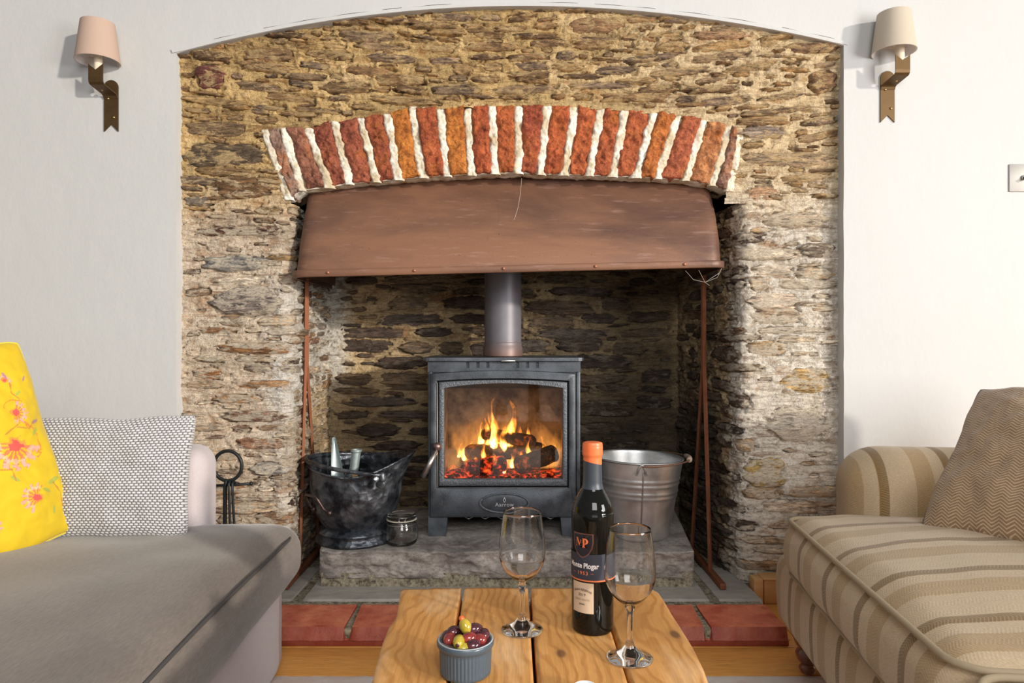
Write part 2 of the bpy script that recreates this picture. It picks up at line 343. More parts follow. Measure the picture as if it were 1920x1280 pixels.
class Panel:
    """a rubble wall face: (u, v) -> point and outward normal, a mortar sheet and the stones bedded in it"""
    def __init__(s, name, label, fn, u0, u1, v0, v1, mask, seed, amp=.011):
        s.name, s.label, s.fn, s.u0, s.u1, s.v0, s.v1, s.mask, s.amp = name, label, fn, u0, u1, v0, v1, mask, amp
        s.rng = random.Random(seed); s.st = []
    def fill(s, rh=(.026, .058), wd=(.07, .26), skip=.10, ang=lambda u, v: 0, pal=None):
        r = s.rng; v = s.v0+.01; row = 0
        man = list(s.st)
        while v < s.v1:
            h = r.uniform(*rh); u = s.u0-r.uniform(0, .15); ph = r.uniform(0, 6)
            while u < s.u1:
                w = r.uniform(*wd)*(.7 if h < .035 else 1); cu, cv = u+w/2, v+h/2+.009*math.sin(u*7+ph)+r.uniform(-.006, .006)
                a, b = w/2*.94, h/2*r.uniform(.62, .95)
                cv += (cu-(s.u0+s.u1)/2)*0
                ok = r.random() > skip and s.mask(cu, cv) and s.mask(cu-a*.72, cv) and s.mask(cu+a*.72, cv) and s.mask(cu, cv+b*.7) and s.mask(cu, cv-b*.7)
                for m in man:
                    if abs(cu-m[0]) < (a+m[2])*.93 and abs(cv-m[1]) < (b+m[3])*.85: ok = False; break
                if ok: s.st.append((cu, cv, a, b, ang(cu, cv)+r.uniform(-.05, .05), None, r.uniform(-.006, .009)))
                u += w+r.uniform(.002, .02)
            v += h*r.uniform(.92, 1.08); row += 1
    def shards(s, n, a=(.018, .06), b=(.004, .010)):
        r = s.rng; t = 0
        while n > 0 and t < 6000 and len(s.st) < 296:
            t += 1; cu, cv, aa, bb = r.uniform(s.u0, s.u1), r.uniform(s.v0, s.v1), r.uniform(*a), r.uniform(*b)
            if not (s.mask(cu, cv) and s.mask(cu-aa, cv) and s.mask(cu+aa, cv)): continue
            if any(abs(cu-m[0]) < (aa+m[2])*.92 and abs(cv-m[1]) < (bb+m[3])*1.0 for m in s.st): continue
            s.st.append((cu, cv, aa, bb, r.uniform(-.12, .12), None, r.uniform(-.004, .008))); n -= 1
        print(s.name, len(s.st))
    def build(s, res, pal):
        r = s.rng
        nu, nv = int((s.u1-s.u0)/res)+1, int((s.v1-s.v0)/res)+1
        U, V = np.meshgrid(np.linspace(s.u0, s.u1, nu), np.linspace(s.v0, s.v1, nv), indexing='ij')
        X, Y, Z, NX, NY, NZ = s.fn(U, V)
        big = fbm(X*5, Y*5, Z*7, 3); med = fbm(X*22, Y*22, Z*34, 4); fin = fbm(X*80, Y*80, Z*95, 3)
        strk = fbm(X*9, Y*9, Z*60, 4)
        cn = fbm(X*5+3, Y*5, Z*26, 3); cm = fbm(X*7+9, Y*7+4, Z*9, 3)
        crk = np.exp(-(cn/.035)**2)*sst(.02, .22, cm)+.8*np.exp(-(fbm(X*17, Y*17+8, Z*60, 2)/.05)**2)*sst(.05, .3, -cm)
        Hh = -.014*crk+s.amp*big+.0085*med+.0036*fin+.0075*strk
        nU = fbm(X*13, Y*13, Z*22, 4)+.5*fbm(X*50, Y*50, Z*70, 2)
        for (cu, cv, a, b, ang, colr, pr) in s.st:
            i0, i1 = np.searchsorted(U[:, 0], [cu-a*1.4-.01, cu+a*1.4+.01]); j0, j1 = np.searchsorted(V[0], [cv-b*1.7-a*.15-.01, cv+b*1.7+a*.15+.01])
            if i1 <= i0 or j1 <= j0: continue
            du = U[i0:i1, j0:j1]-cu; dv = V[i0:i1, j0:j1]-cv
            p = du*math.cos(ang)+dv*math.sin(ang); q = -du*math.sin(ang)+dv*math.cos(ang)
            rr = (np.abs(p/a)**3+np.abs(q/b)**3)**(1/3)+.55*nU[i0:i1, j0:j1]
            d = 1-sst(.74, .92, rr)
            lip = np.exp(-((rr-1.08)/.14)**2)*r.choice((.0, .003, .006))
            crack = np.exp(-((q/b+.98)/.16)**2)*(np.abs(p) < a*.9)*r.choice((0, .012, .024))*np.clip(.5+2*nU[i0:i1, j0:j1], 0, 1)
            Hh[i0:i1, j0:j1] = Hh[i0:i1, j0:j1]*(1-d)+(-.022)*d+lip-crack
        X, Y, Z = X+NX*Hh, Y+NY*Hh, Z+NZ*Hh
        keep = s.mask_np(U, V) if hasattr(s, 'mask_np') else None
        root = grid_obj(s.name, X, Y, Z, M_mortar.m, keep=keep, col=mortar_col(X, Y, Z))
        tag(root, s.label, 'wall', kind='structure')
        for k, (cu, cv, a, b, ang, colr, pr) in enumerate(s.st):
            n1, n2 = (24, 14) if a > .05 else (16, 11)
            g1, g2 = np.meshgrid(np.linspace(-1, 1, n1), np.linspace(-1, 1, n2), indexing='ij')
            sd = k*3.7; tl, tr = r.uniform(.15, .75), r.uniform(.15, .75)
            sx = g1*np.sqrt(1-.25*g2**2); sy = g2*(1-np.where(g1 < 0, tl, tr)*np.abs(g1)**r.uniform(2, 4))
            out = 1+.22*fbm(g1*2+sd, g2*1.5, sd, 3)
            pu, pv = sx*a*1.06*(1+.16*np.sin(np.round(g2*5)*7.3+sd)*np.abs(g1)), sy*b*1.08*out+.2*b*perlin(g1*1.8+sd, sd, .3)
            e = np.maximum(np.abs(g1)**9, np.abs(g2)**7)
            lay = (pv*r.uniform(90, 170)+fbm(pu*9+sd, pv*9, sd, 2)*1.6+sd)
            li = np.floor(lay); st = mixa(np.sin(li*12.9898+sd)*.5, np.sin((li+1)*12.9898+sd)*.5, sst(.55, 1, lay-li))
            h = pr+.004+.0095*st+.009*fbm(pu*14+sd, pv*30, sd, 3)+.004*fbm(pu*60, pv*110, sd, 2)-.026*e+r.uniform(-.004, .004)*g1+r.uniform(-.004, .006)*g2
            U2 = cu+pu*math.cos(ang)-pv*math.sin(ang); V2 = cv+pu*math.sin(ang)+pv*math.cos(ang)
            x, y, z, nx, ny, nz = s.fn(U2, V2)
            bx = float(s.fn(np.array([cu]), np.array([cv]))[0][0]), float(s.fn(np.array([cu]), np.array([cv]))[1][0]), cv
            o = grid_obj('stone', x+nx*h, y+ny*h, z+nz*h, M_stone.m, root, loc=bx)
            c = colr if colr else r.choice(pal(bx[0], bx[2]))
            sc = float(soot_shade(np.array([bx[0]]), np.array([bx[1]]), np.array([bx[2]]))[0])
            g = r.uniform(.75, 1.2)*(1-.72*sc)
            o.color = (c[0]*g, c[1]*g, c[2]*g, 1)
        return root
    def px(s, x0, x1, y0, y1, col, pr=.006, ang=0, d=DS, du=0):
        a = P(x0, y0, d); b = P(x1, y1, d)
        s.st.append(((a[0]+b[0])/2+du, (a[2]+b[2])/2, abs(b[0]-a[0])/2, abs(b[2]-a[2])/2, ang, col, pr))

def polyl(pts, nrm):
    """arc-length parametrised plan path"""
    pts = np.array(pts); seg = np.hypot(*np.diff(pts, axis=0).T); L = np.concatenate([[0], np.cumsum(seg)])
    nrm = np.array(nrm)
    def fn(U, V):
        x = np.interp(U, L, pts[:, 0]); y = np.interp(U, L, pts[:, 1]); nx = np.interp(U, L, nrm[:, 0]); ny = np.interp(U, L, nrm[:, 1])
        l = np.hypot(nx, ny); return x, y, V*1.0, nx/l, ny/l, np.zeros_like(x)
    return fn, L[-1]
ZS = 1.455
def corner(cx, cy, r, a0, a1, n=8): return [(cx+r*math.cos(a0+(a1-a0)*i/n), cy+r*math.sin(a0+(a1-a0)*i/n)) for i in range(n+1)]
r_ = .045
# left pier: front face, rounded corner, cheek running back
cl = corner(-.815-r_, DS+r_, r_, -PI/2, 0)
pl = [(-1.25, DS)]+cl+[(-.835, 3.22)]
nl = [(0, -1)]+[((x-(-.815-r_))/r_, (y-(DS+r_))/r_) for x, y in cl]+[(1, 0)]
fnL, LL = polyl(pl, nl)
PL = Panel('wall_stone_left', 'pale mortared slate rubble pier left of the stove recess', fnL, 0, LL, 0.0, ZS, lambda u, v: 0.03 < u < LL-.03 and .03 < v < ZS, 11)
cr = corner(.838+r_, DS+r_, r_, PI, 1.5*PI)
pr_ = [(.745, 3.22)]+cr+[(1.25, DS)]
nr = [(-1, -.1)]+[((x-(.838+r_))/r_, (y-(DS+r_))/r_) for x, y in cr]+[(0, -1)]
fnR, LR = polyl(pr_, nr)
PR = Panel('wall_stone_right', 'sunlit pale slate rubble pier right of the stove recess', fnR, 0, LR, 0.0, ZS, lambda u, v: 0.03 < u < LR-.03 and .03 < v < ZS, 23)
uR = LR-1.25       # u = x + uR on the front of the right pier
# back of the recess
PB = Panel('wall_recess_back', 'smoke blackened slate back wall of the stove recess', lambda U, V: (U, 3.15+0*U, V*1.0, 0*U, -1+0*U, 0*U), -.88, .82, 0, 1.62, lambda u, v: -.80 < u < .72 and .19 < v < 1.40, 37)
# brick arch outline (pixels of the joints, top -> bottom)
J = [((495, 237), (541, 374)), ((530, 235), (567, 357)), ((575, 233), (617, 352)), ((625, 222), (655, 345)), ((675, 216), (706, 341)), ((726, 207), (747, 337)), ((772, 199), (793, 333)),
     ((825, 197), (838, 330)), ((876, 196), (884, 328)), ((921, 193), (929, 326)), ((972, 193), (972, 325)), ((1027, 193), (1013, 327)), ((1077, 195), (1060, 328)),
     ((1128, 199), (1105, 329)), ((1173, 202), (1148, 331)), ((1227, 206), (1193, 333)), ((1273, 213), (1232, 335)), ((1322, 220), (1285, 338)), ((1368, 231), (1337, 348)), ((1387, 246), (1366, 358))]
jt = [P(a[0], a[1], DS) for a, b in J]; jb = [P(b[0], b[1], DS) for a, b in J]
JX = [p[0] for p in jt]; JZ = [p[2] for p in jt]
def in_arch(x, z):
    zt = np.interp(x, JX, JZ, left=-9, right=-9)-.018
    xl = jb[0][0]+(jt[0][0]-jb[0][0])*(z-jb[0][2])/(jt[0][2]-jb[0][2])+.01; xr = jb[-1][0]+(jt[-1][0]-jb[-1][0])*(z-jb[-1][2])/(jt[-1][2]-jb[-1][2])-.01
    return (z < zt) & (x > xl) & (x < xr)
zlim = lambda x: arch_z(min(max(x, AX0), AX1))
PU = Panel('wall_stone_upper', 'ochre mortared slate rubble above the brick arch', lambda U, V: (U*1.0, DS-.022*sst(-.22, -.02, V-(2.157-.106*(U-.04)**2)), V*1.0, 0*U, -1+0*U, 0*U), -1.25, 1.25, ZS-.004, 2.19,
           lambda u, v: bool(AX0-.02 < u < AX1+.02 and ZS+.015 < v < zlim(u)+.01 and not in_arch(u, v-.03) and not in_arch(u, v+.0) and not (-.86 < u < .86 and v < 1.52)), 5)
PU.mask_np = lambda U, V: ~in_arch(U, V)
# stones one can single out in the photograph
for a in [(372, 428, 128, 168, (.15, .05, .045), .012), (345, 468, 228, 258, (.20, .135, .08), .004), (340, 505, 268, 312, (.19, .14, .095), .006), (1515, 1566, 132, 175, (.33, .20, .11), .006),
          (1385, 1470, 235, 262, (.34, .27, .23), .004), (1392, 1560, 285, 312, (.50, .38, .26), .004), (700, 800, 140, 162, (.24, .145, .07), .002), (1060, 1170, 38, 66, (.30, .18, .10), .004),
          (455, 560, 95, 118, (.26, .165, .09), .004), (600, 700, 150, 176, (.28, .18, .09), 0), (640, 740, 62, 82, (.24, .17, .11), .002), (1290, 1400, 62, 80, (.33, .20, .12), .002), (1468, 1570, 85, 104, (.25, .15, .09), .006)]: PU.px(*a)
for a in [(402, 508, 330, 372, (.22, .125, .06), .010), (343, 402, 368, 386, (.20, .17, .15), .004), (350, 548, 422, 442, (.16, .075, .05), .004), (378, 500, 478, 508, (.33, .33, .34), .006), (395, 525, 536, 592, (.30, .26, .25), .010),
          (405, 545, 640, 664, (.34, .18, .08), .004), (360, 420, 690, 712, (.45, .22, .10), .0), (400, 500, 740, 756, (.42, .25, .14), .004), (440, 540, 820, 842, (.40, .22, .14), .006), (470, 548, 866, 890, (.52, .50, .50), .004)]:
    PL.px(*a, du=1.25)
for a in [(1395, 1460, 350, 376, (.60, .38, .24), .006), (1460, 1562, 690, 738, (.58, .40, .18), .006), (1400, 1500, 548, 580, (.58, .48, .40), .004), (1395, 1470, 860, 915, (.50, .36, .14), .008), (1440, 1560, 760, 830, (.72, .66, .58), .008),
          (1500, 1565, 455, 482, (.30, .25, .20), .004), (1398, 1480, 640, 668, (.52, .36, .20), .004), (1420, 1556, 398, 424, (.64, .55, .45), .006)]:
    PR.px(*a, du=uR)
PU.fill(rh=(.020, .046), wd=(.07, .30), skip=.10, ang=lambda u, v: .10*math.sin(u*1.2))
PL.fill(rh=(.024, .066), wd=(.06, .28), skip=.10)
PR.fill(rh=(.030, .080), wd=(.08, .30), skip=.10)
PB.fill(rh=(.034, .085), wd=(.11, .38), skip=.04)
PU.shards(140); PL.shards(80); PR.shards(50); PB.shards(90)
PU.build(.0050, lambda x, z: PAL_TOP)
PL.build(.0050, lambda x, z: PAL_IN+PAL_LOW if x > -.82 else PAL_LOW+PAL_PALE[:5] if z < 1.25 else PAL_TOP)
PR.build(.0050, lambda x, z: PAL_IN+PAL_LOW[:2] if x < .85 else PAL_PALE)
PB.build(.0055, lambda x, z: PAL_IN)

# unseen masonry shell behind the rubble faces, added to keep world light out
M_soot = Mat('soot_shade', (.03, .026, .022), .95); M_soot.bump(M_soot.noise(M_soot.coord(), 30, 5), .5, .01)
mb = MB()
mb.box(-1.55, -1.30, 2.64, 3.5, -.05, 2.4).box(1.30, 1.55, 2.64, 3.5, -.05, 2.4).box(-1.55, 1.55, 3.3, 3.5, -.05, 2.4).box(-1.5, 1.5, 2.75, 3.4, 1.62, 1.75).box(-1.5, 1.5, 2.64, 3.4, 2.25, 2.4)
tag(mb.build('chimney_light_shell', M_soot.m, smooth=False), 'unseen masonry shell behind the stone faces, added to keep outside light out', 'masonry', kind='structure')

# ------------------------------------------------------------------ brick arch
M_brick = Mat('old_brick', (.5, .12, .04), .85)
_v = M_brick.coord('Position'); _b1 = M_brick.noise(_v, 26, 7, .7, .5); _b2 = M_brick.noise(_v, 9, 4, .6); _b3 = M_brick.noise(_v, 110, 4, .7)
_c = M_brick.mix(1.0, M_brick.objcol(), M_brick.ramp(_b1, [(.28, (.28, .22, .20)), (.45, (.85, .8, .8)), (.60, (1.2, 1.25, 1.2)), (.75, (1.5, 2.0, 2.2))]), 'MULTIPLY')
_c = M_brick.mix(M_brick.ramp(_b2, [(.52, 0.0), (.66, .65)]), _c, (.68, .20, .035))
_c = M_brick.mix(M_brick.ramp(_b3, [(.62, 0.0), (.72, .55)]), _c, (.60, .45, .34))
_c = M_brick.mix(1.0, _c, M_brick.ramp(_b3, [(.3, .5), (.5, 1.0)]), 'MULTIPLY')
M_brick.set(**{'Base Color': _c}); _b = M_brick.bump(_b1, 1.0, .03); M_brick.bump(_b3, 1.0, .008, _b)
M_lime = Mat('white_pointing', (.80, .76, .66), .95)
_v = M_lime.coord('Position'); _l1 = M_lime.noise(_v, 60, 5, .7); M_lime.set(**{'Base Color': M_lime.mix(M_lime.ramp(M_lime.noise(_v, 14, 5, .6), [(.42, 0.0), (.60, 1.0)]), (.84, .80, .70), (.60, .49, .33))})
M_lime.bump(_l1, .8, .006)
arch = thing('brick_arch', 'low arch of rough orange red bricks on end with white pointing over the recess', 'brick arch', (0, DS, 1.6), kind='structure')
rb = random.Random(4)
BCOL = [(.36, .22, .19), (.34, .13, .09), (.34, .09, .055), (.38, .10, .06), (.36, .085, .045), (.60, .20, .04), (.44, .10, .04), (.58, .19, .04), (.46, .10, .04), (.50, .12, .04), (.42, .09, .045), (.50, .11, .04), (.48, .11, .04), (.46, .11, .045), (.46, .11, .045), (.56, .17, .045), (.46, .12, .06), (.55, .22, .10), (.40, .22, .17)]
def lerp2(a, b, t): return (a[0]+(b[0]-a[0])*t, a[1]+(b[1]-a[1])*t)
for i in range(19):
    (tl, bl), (tr, br) = J[i], J[i+1]
    g = 6.5 if i > 0 else 4; gr = 6.5 if i < 18 else 3
    n1, n2 = 19, 72
    s, t = np.meshgrid(np.linspace(-.12, 1.12, n1), np.linspace(-.07, 1.07, n2), indexing='ij')
    ss, tt = np.clip(s, 0, 1), np.clip(t, 0, 1)
    topx = (tl[0]+g)+((tr[0]-gr)-(tl[0]+g))*ss; botx = (bl[0]+g*.9)+((br[0]-gr*.9)-(bl[0]+g*.9))*ss
    topy = tl[1]+(tr[1]-tl[1])*ss+3; boty = bl[1]+(br[1]-bl[1])*ss-2
    px = topx+(botx-topx)*tt; py = topy+(boty-topy)*tt
    px = px+5*fbm(tt*4+i*7, i*3.1, 0, 3)*(1 if 1 else 0)+3*fbm(ss*3, tt*9+i, 2.2, 2)
    py = py+4*fbm(ss*3+i*5, tt*2, .7, 2)
    X = (px-CX)*DS/F; Z = H+(CY-py)*DS/F
    rim = np.maximum(np.abs(ss*2-1)**6, np.abs(tt*2-1)**16)
    h = .010+.016*fbm(X*16, i*2.2, Z*16, 4)+.012*fbm(X*45, i, Z*45, 3)-.012*rim+rb.uniform(-.003, .004)
    back = (s < 0) | (s > 1) | (t < 0) | (t > 1)
    # underside and sides run back into the wall
    Y = np.where(back, DS+.11, DS-h)
    o = grid_obj('brick', X, Y, Z, M_brick.m, arch, loc=None)
    o.location = (0, -DS, -1.6)
    c = BCOL[i]; o.color = (min(1, c[0]*1.4), c[1]*1.45, c[2]*1.3, 1)
# pointing: one wavy lime ribbon per joint
for i in range(20):
    (a, b) = J[i]
    n1, n2 = 11, 90
    s, t = np.meshgrid(np.linspace(-1, 1, n1), np.linspace(-.03, 1.01, n2), indexing='ij')
    wpx = (9.5+6.0*fbm(t*6+i*11, i*1.7, 0, 4)) if 0 < i < 19 else 10
    px = a[0]+(b[0]-a[0])*t+4.5*fbm(t*4+i*7.7, 3.3, i, 3)+s*wpx; py = a[1]+(b[1]-a[1])*t
    X = (px-CX)*DS/F; Z = H+(CY-py)*DS/F
    h = .006+.008*fbm(X*18, i, Z*18, 3)+.006*fbm(X*60, i, Z*60, 3)+.003*fbm(X*150, i, Z*150, 2)-.016*np.abs(s)**5-.02*sst(.07, 0, t)
    o = grid_obj('mortar_joint', X, DS-h, Z, M_lime.m, arch); o.location = (0, -DS, -1.6)
# bed behind and ragged mortar along the underside
n1, n2 = 220, 26
s, t = np.meshgrid(np.linspace(0, 1, n1), np.linspace(0, 1, n2), indexing='ij')
bxs = np.array([p[0] for p in jb]); bzs = np.array([p[2] for p in jb])
X = bxs[0]-.01+(bxs[-1]-bxs[0]+.02)*s; Zb = np.interp(X, bxs, bzs)+.006+.006*fbm(X*14, 0, 1, 4)+.004*fbm(X*50, 0, 4, 3)
hh = .004*fbm(X*30, t*8, 0, 3)
X2 = X; Y2 = DS+.012+.155*t; Z2 = Zb+hh-.012*np.sin(np.clip(t*6, 0, PI))*.5
o = grid_obj('arch_soffit', X2, Y2, Z2, M_lime.m, arch); o.location = (0, -DS, -1.6)
mb = MB()
zt = [np.interp(x, bxs, bzs) for x in bxs]
v = []; f = []
for i in range(20):
    v += [(jb[i][0], DS+.012, jb[i][2]+.004), (jt[i][0], DS+.012, jt[i][2])]
for i in range(19): f.append((2*i, 2*i+1, 2*i+3, 2*i+2))
o = mb.add(v, f).build('mortar_bed', M_lime.m, arch, smooth=False); o.location = (0, -DS, -1.6)

# ------------------------------------------------------------------ floor, hearth
M_oak = Mat('oak_boards', (.55, .27, .08), .42)
_v = M_oak.coord('Position', (.6, 9, 1)); _o = M_oak.noise(_v, 7, 8, .6, .8); _r = M_oak.rnd()
_c = M_oak.mix(_o, (.62, .25, .045), (.92, .47, .13)); _c = M_oak.mix(M_oak.ramp(M_oak.noise(M_oak.coord('Position', (1, 30, 1)), 12, 4), [(.35, .6), (.5, 0.0)]), _c, (.36, .14, .035))
M_oak.set(**{'Base Color': _c}); M_oak.bump(_o, .15, .003)
floor = MB().box(-3.4, 3.4, -2.5, 2.75, -.08, -.018).build('floor', M_soot.m, smooth=False)
tag(floor, 'orange oak board floor in front of the hearth', 'floor', kind='structure')
y = -.74
k = 0
while y < 2.66:
    off = [.9, -.4, 1.6, .2][k % 4]
    for (a, b) in ((-3.4, off), (off+.002, 3.4)):
        if y > 2.3 and b > 0 and a < 0: pass
        MB().box(a, b, y+.001, y+.178, -.018, 0, .0015).build('plank', M_oak.m, floor, sharp=SH35)
    y += .18; k += 1
# plinth of the hearth
hearth = thing('hearth', 'raised hearth of slate flags edged with red quarry tiles', 'hearth', (0, 2.4, 0), kind='structure')
M_bed = Mat('hearth_mortar', (.30, .26, .20), .95); _bn = M_bed.noise(M_bed.coord('Position'), 70, 6, .7)
M_bed.set(**{'Base Color': M_bed.mix(M_bed.ramp(_bn, [(.35, 0.0), (.62, 1.0)]), (.09, .07, .05), (.46, .40, .28))}); M_bed.bump(_bn, .9, .006)
HX0, HX1 = -1.17, .862
def hpart(o): o.location = (0, -2.4, 0); return o
hpart(MB().box(HX0, HX1-.008, 2.152, 2.60, 0, .05, .004).box(-.9, .85, 2.58, 3.2, 0, .052).build('hearth_bed', M_bed.m, hearth))
M_tile = Mat('red_quarry_tile', (.50, .13, .07), .5)
_v = M_tile.coord('Position'); _t1 = M_tile.noise(_v, 11, 6, .65); _t2 = M_tile.noise(_v, 60, 5, .7)
_c = M_tile.mix(M_tile.ramp(_t1, [(.3, 0.0), (.7, 1.0)]), (.50, .085, .045), (.88, .29, .155)); _c = M_tile.mix(M_tile.ramp(_t2, [(.60, 0.0), (.75, .5)]), _c, (.66, .40, .30))
_c = M_tile.mix(1.0, _c, M_tile.ramp(_t2, [(.25, .4), (.42, 1.0)]), 'MULTIPLY')
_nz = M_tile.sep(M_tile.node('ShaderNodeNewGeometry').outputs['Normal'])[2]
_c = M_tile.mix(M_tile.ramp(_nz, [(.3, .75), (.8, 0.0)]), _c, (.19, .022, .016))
M_tile.set(**{'Base Color': _c}); _b = M_tile.bump(_t1, .5, .01); M_tile.bump(_t2, .35, .002, _b)
def slab(name, x0, x1, y0, y1, z0, z1, mat, parent, seed, rough=.002, skew=0, nx=26, ny=18):
    """a worn flag: top, four sides and chipped arrises in one closed grid"""
    s, t = np.meshgrid(np.linspace(-.12, 1.12, nx), np.linspace(-.16, 1.16, ny), indexing='ij')
    cs, ct = np.clip(s, 0, 1), np.clip(t, 0, 1)
    ed = ((s < 0) | (s > 1) | (t < 0) | (t > 1))
    X = x0+(x1-x0)*cs+skew*(ct-.5); Y = y0+(y1-y0)*ct
    n = fbm(X*12+seed, Y*12, seed, 4); n2 = fbm(X*40, Y*40+seed, seed, 3)
    near = np.minimum(np.minimum(cs*(x1-x0), (1-cs)*(x1-x0)), np.minimum(ct*(y1-y0), (1-ct)*(y1-y0)))
    arr = np.exp(-near/.006)
    Z = np.where(ed, z0, z1+rough*n+.0012*n2-.003*arr-.012*arr*np.clip(n*1.6-.25, 0, 1))
    X = X+np.where(near < .001, .007*n2, 0); Y = Y+np.where(near < .001, .007*n2, 0)
    o = grid_obj(name, X, Y, Z, mat, parent); o.data.set_sharp_from_angle(angle=math.radians(48)); return o
tx = [HX0, -.79, -.512, -.232, .05, .33, .611, HX1]
for i in range(7):
    hpart(slab('tile', tx[i]+.0018, tx[i+1]-.0018, 2.14, 2.352, .02, .057, M_tile.m, hearth, i*3.1, .0025, skew=.012*(1 if tx[i] > 0 else -1) if i in (2, 5) else 0))
# course of darker brick slips under the tiles
hpart(MB().box(HX0, HX1-.004, 2.146, 2.30, 0, .022, .003).build('tile_course', M_tile.m, hearth))
M_slate = Mat('grey_slate_flag', (.24, .23, .22), .62)
_v = M_slate.coord('Position', (1, 2.2, 1)); _t1 = M_slate.noise(_v, 10, 7, .65, .3)
M_slate.set(**{'Base Color': M_slate.mix(_t1, (.20, .185, .17), (.60, .55, .49))}); M_slate.bump(_t1, .6, .008)
fx = [HX0, -.74, -.02, .70, HX1+.0]
for i in range(4):
    hpart(slab('flagstone', fx[i]+.003, fx[i+1]-.003, 2.358, 2.74, .02, .0575, M_slate.m, hearth, 20+i*2.7, .003, skew=.012 if i in (0,) else (-.012 if i == 3 else 0)))
# the big rough stone slab that carries the stove
M_slabst = Mat('rough_grey_stone', (.33, .30, .27), .85)
_v = M_slabst.coord('Position', (1, 1, 1.6)); _t1 = M_slabst.noise(_v, 9, 8, .65, .4); _t2 = M_slabst.noise(_v, 70, 5, .7)
_c = M_slabst.mix(M_slabst.ramp(_t1, [(.3, 0.0), (.68, 1.0)]), (.16, .135, .125), (.58, .52, .46)); _c = M_slabst.mix(1.0, _c, M_slabst.ramp(_t2, [(.3, .55), (.5, 1.0), (.75, 1.25)]), 'MULTIPLY')
M_slabst.set(**{'Base Color': _c}); _b = M_slabst.bump(_t1, .7, .012); M_slabst.bump(_t2, .6, .004, _b)
hs = thing('hearth_slab', 'thick rough grey stone slab on a mortar bed carrying stove and buckets', 'stone slab', (0, 2.8, .06), kind='structure')
nS, nT = 190, 60
s = np.linspace(0, 1, nS); 
# profile: back top -> front top edge -> down the broken front face
prof = [(3.19, .183)]*1
tp = np.linspace(0, 1, nT)
Yp = np.where(tp < .55, 3.19-(3.19-2.505)*tp/.55, 2.505+0*tp); Zp = np.where(tp < .55, .183, .183-(.183-.088)*(tp-.55)/.40)
Zp = np.clip(Zp, .085, 1); Yp = np.where(tp > .95, 2.505+.04*(tp-.95)/.05, Yp)
SS, TT = np.meshgrid(s, tp, indexing='ij'); YY = np.broadcast_to(Yp, SS.shape).copy(); ZZ = np.broadcast_to(Zp, SS.shape).copy()
xl = -.700-.09*np.clip((YY-2.505)/.68, 0, 1); xr = .660+.08*np.clip((YY-2.505)/.68, 0, 1)
SSe = np.clip((SS-.02)/.96, 0, 1); XX = xl+(xr-xl)*SSe
endm = (SS < .02) | (SS > .98); ZZ = np.where(endm, .09, ZZ)
front = sst(.5, .6, TT)*(1-sst(.93, 1, TT))
nn = fbm(XX*7, 3.3, ZZ*13, 4); n3 = fbm(XX*28, 1.1, ZZ*36, 4)
YY = YY-front*(.030*nn+.012*n3-.004)+.006*front*np.floor(2.5*fbm(XX*5, 7.7, ZZ*20, 3)); 
ZZ = ZZ+np.where(TT < .56, .0035*fbm(XX*6, YY*6, 1, 4), .006*nn)+.003*n3
XX = XX+np.where(SSe <= 0, -.008*nn, 0)+np.where(SSe >= 1, .010*nn, 0)
cornr = (np.exp(-(XX+.70)/.02)+np.exp(-(.66-XX)/.02))*front; YY = YY+.02*np.clip(cornr, 0, 1)
o = grid_obj('slab', XX, YY, ZZ, M_slabst.m, hs); o.location = (0, -2.8, -.06)
XX, TT = np.meshgrid(np.linspace(-.69, .655, 200), np.linspace(0, 1, 22), indexing='ij')
ZZ = .105-.05*TT; YY = 2.512+.0+.010*fbm(XX*14, 0, ZZ*14, 4)+.006*fbm(XX*70, 2, ZZ*70, 2)-.012*TT**2
o = grid_obj('slab_bed', XX, YY, ZZ, M_bed.m, hs); o.location = (0, -2.8, -.06)
# pine boxing at the foot of the right hand wall
M_pine = Mat('varnished_pine', (.72, .40, .15), .4); _o = M_pine.noise(M_pine.coord('Position', (1, 1, 9)), 8, 7, .6, .6)
M_pine.set(**{'Base Color': M_pine.mix(_o, (.60, .28, .08), (.82, .52, .24))}); M_pine.bump(_o, .15, .002)
pb = MB().box(.905, 2.9, 2.488, 2.52, 0, .086, .004).box(.90, 2.9, 2.482, 2.55, .086, .094, .003).build('baseboard_right', M_pine.m, sharp=SH35)
tag(pb, 'varnished pine boxing along the floor right of the hearth', 'baseboard', kind='structure')
q = MB().box(.868, .902, 2.486, 2.54, 0, .090, .003).build('end_block', M_pine.m, pb)
bl = MB().box(-3.2, -1.205, 2.482, 2.498, 0, .12, .003).build('baseboard_left', M_pine.m, sharp=SH35)
tag(bl, 'pine baseboard behind the grey sofa', 'baseboard', kind='structure')

# ================================================================== THINGS AT THE FIREPLACE
# ------------------------------------------------------------------ rusty metal hood on its iron frame
M_hood = Mat('rusty_hood_metal', (.30, .135, .075), .55, .25)
_v = M_hood.coord('Position'); _h1 = M_hood.noise(M_hood.coord('Position', (.8, 1, 3)), 1.5, 7, .6, .4); _h2 = M_hood.noise(_v, 120, 3, .7); _h3 = M_hood.noise(M_hood.coord('Position', (1, 1, 9)), 9, 5, .6)
_c = M_hood.mix(M_hood.ramp(_h1, [(.34, 0.0), (.62, 1.0)]), (.095, .050, .042), (.265, .128, .072)); _c = M_hood.mix(M_hood.ramp(_h3, [(.58, 0.0), (.75, .5)]), _c, (.42, .26, .22))
_c = M_hood.mix(M_hood.ramp(_h2, [(.66, 0.0), (.72, .8)]), _c, (.07, .04, .03))
M_hood.set(**{'Base Color': _c, 'Roughness': M_hood.ramp(_h1, [(.3, .42), (.7, .62)])}); M_hood.bump(_h2, .25, .002)
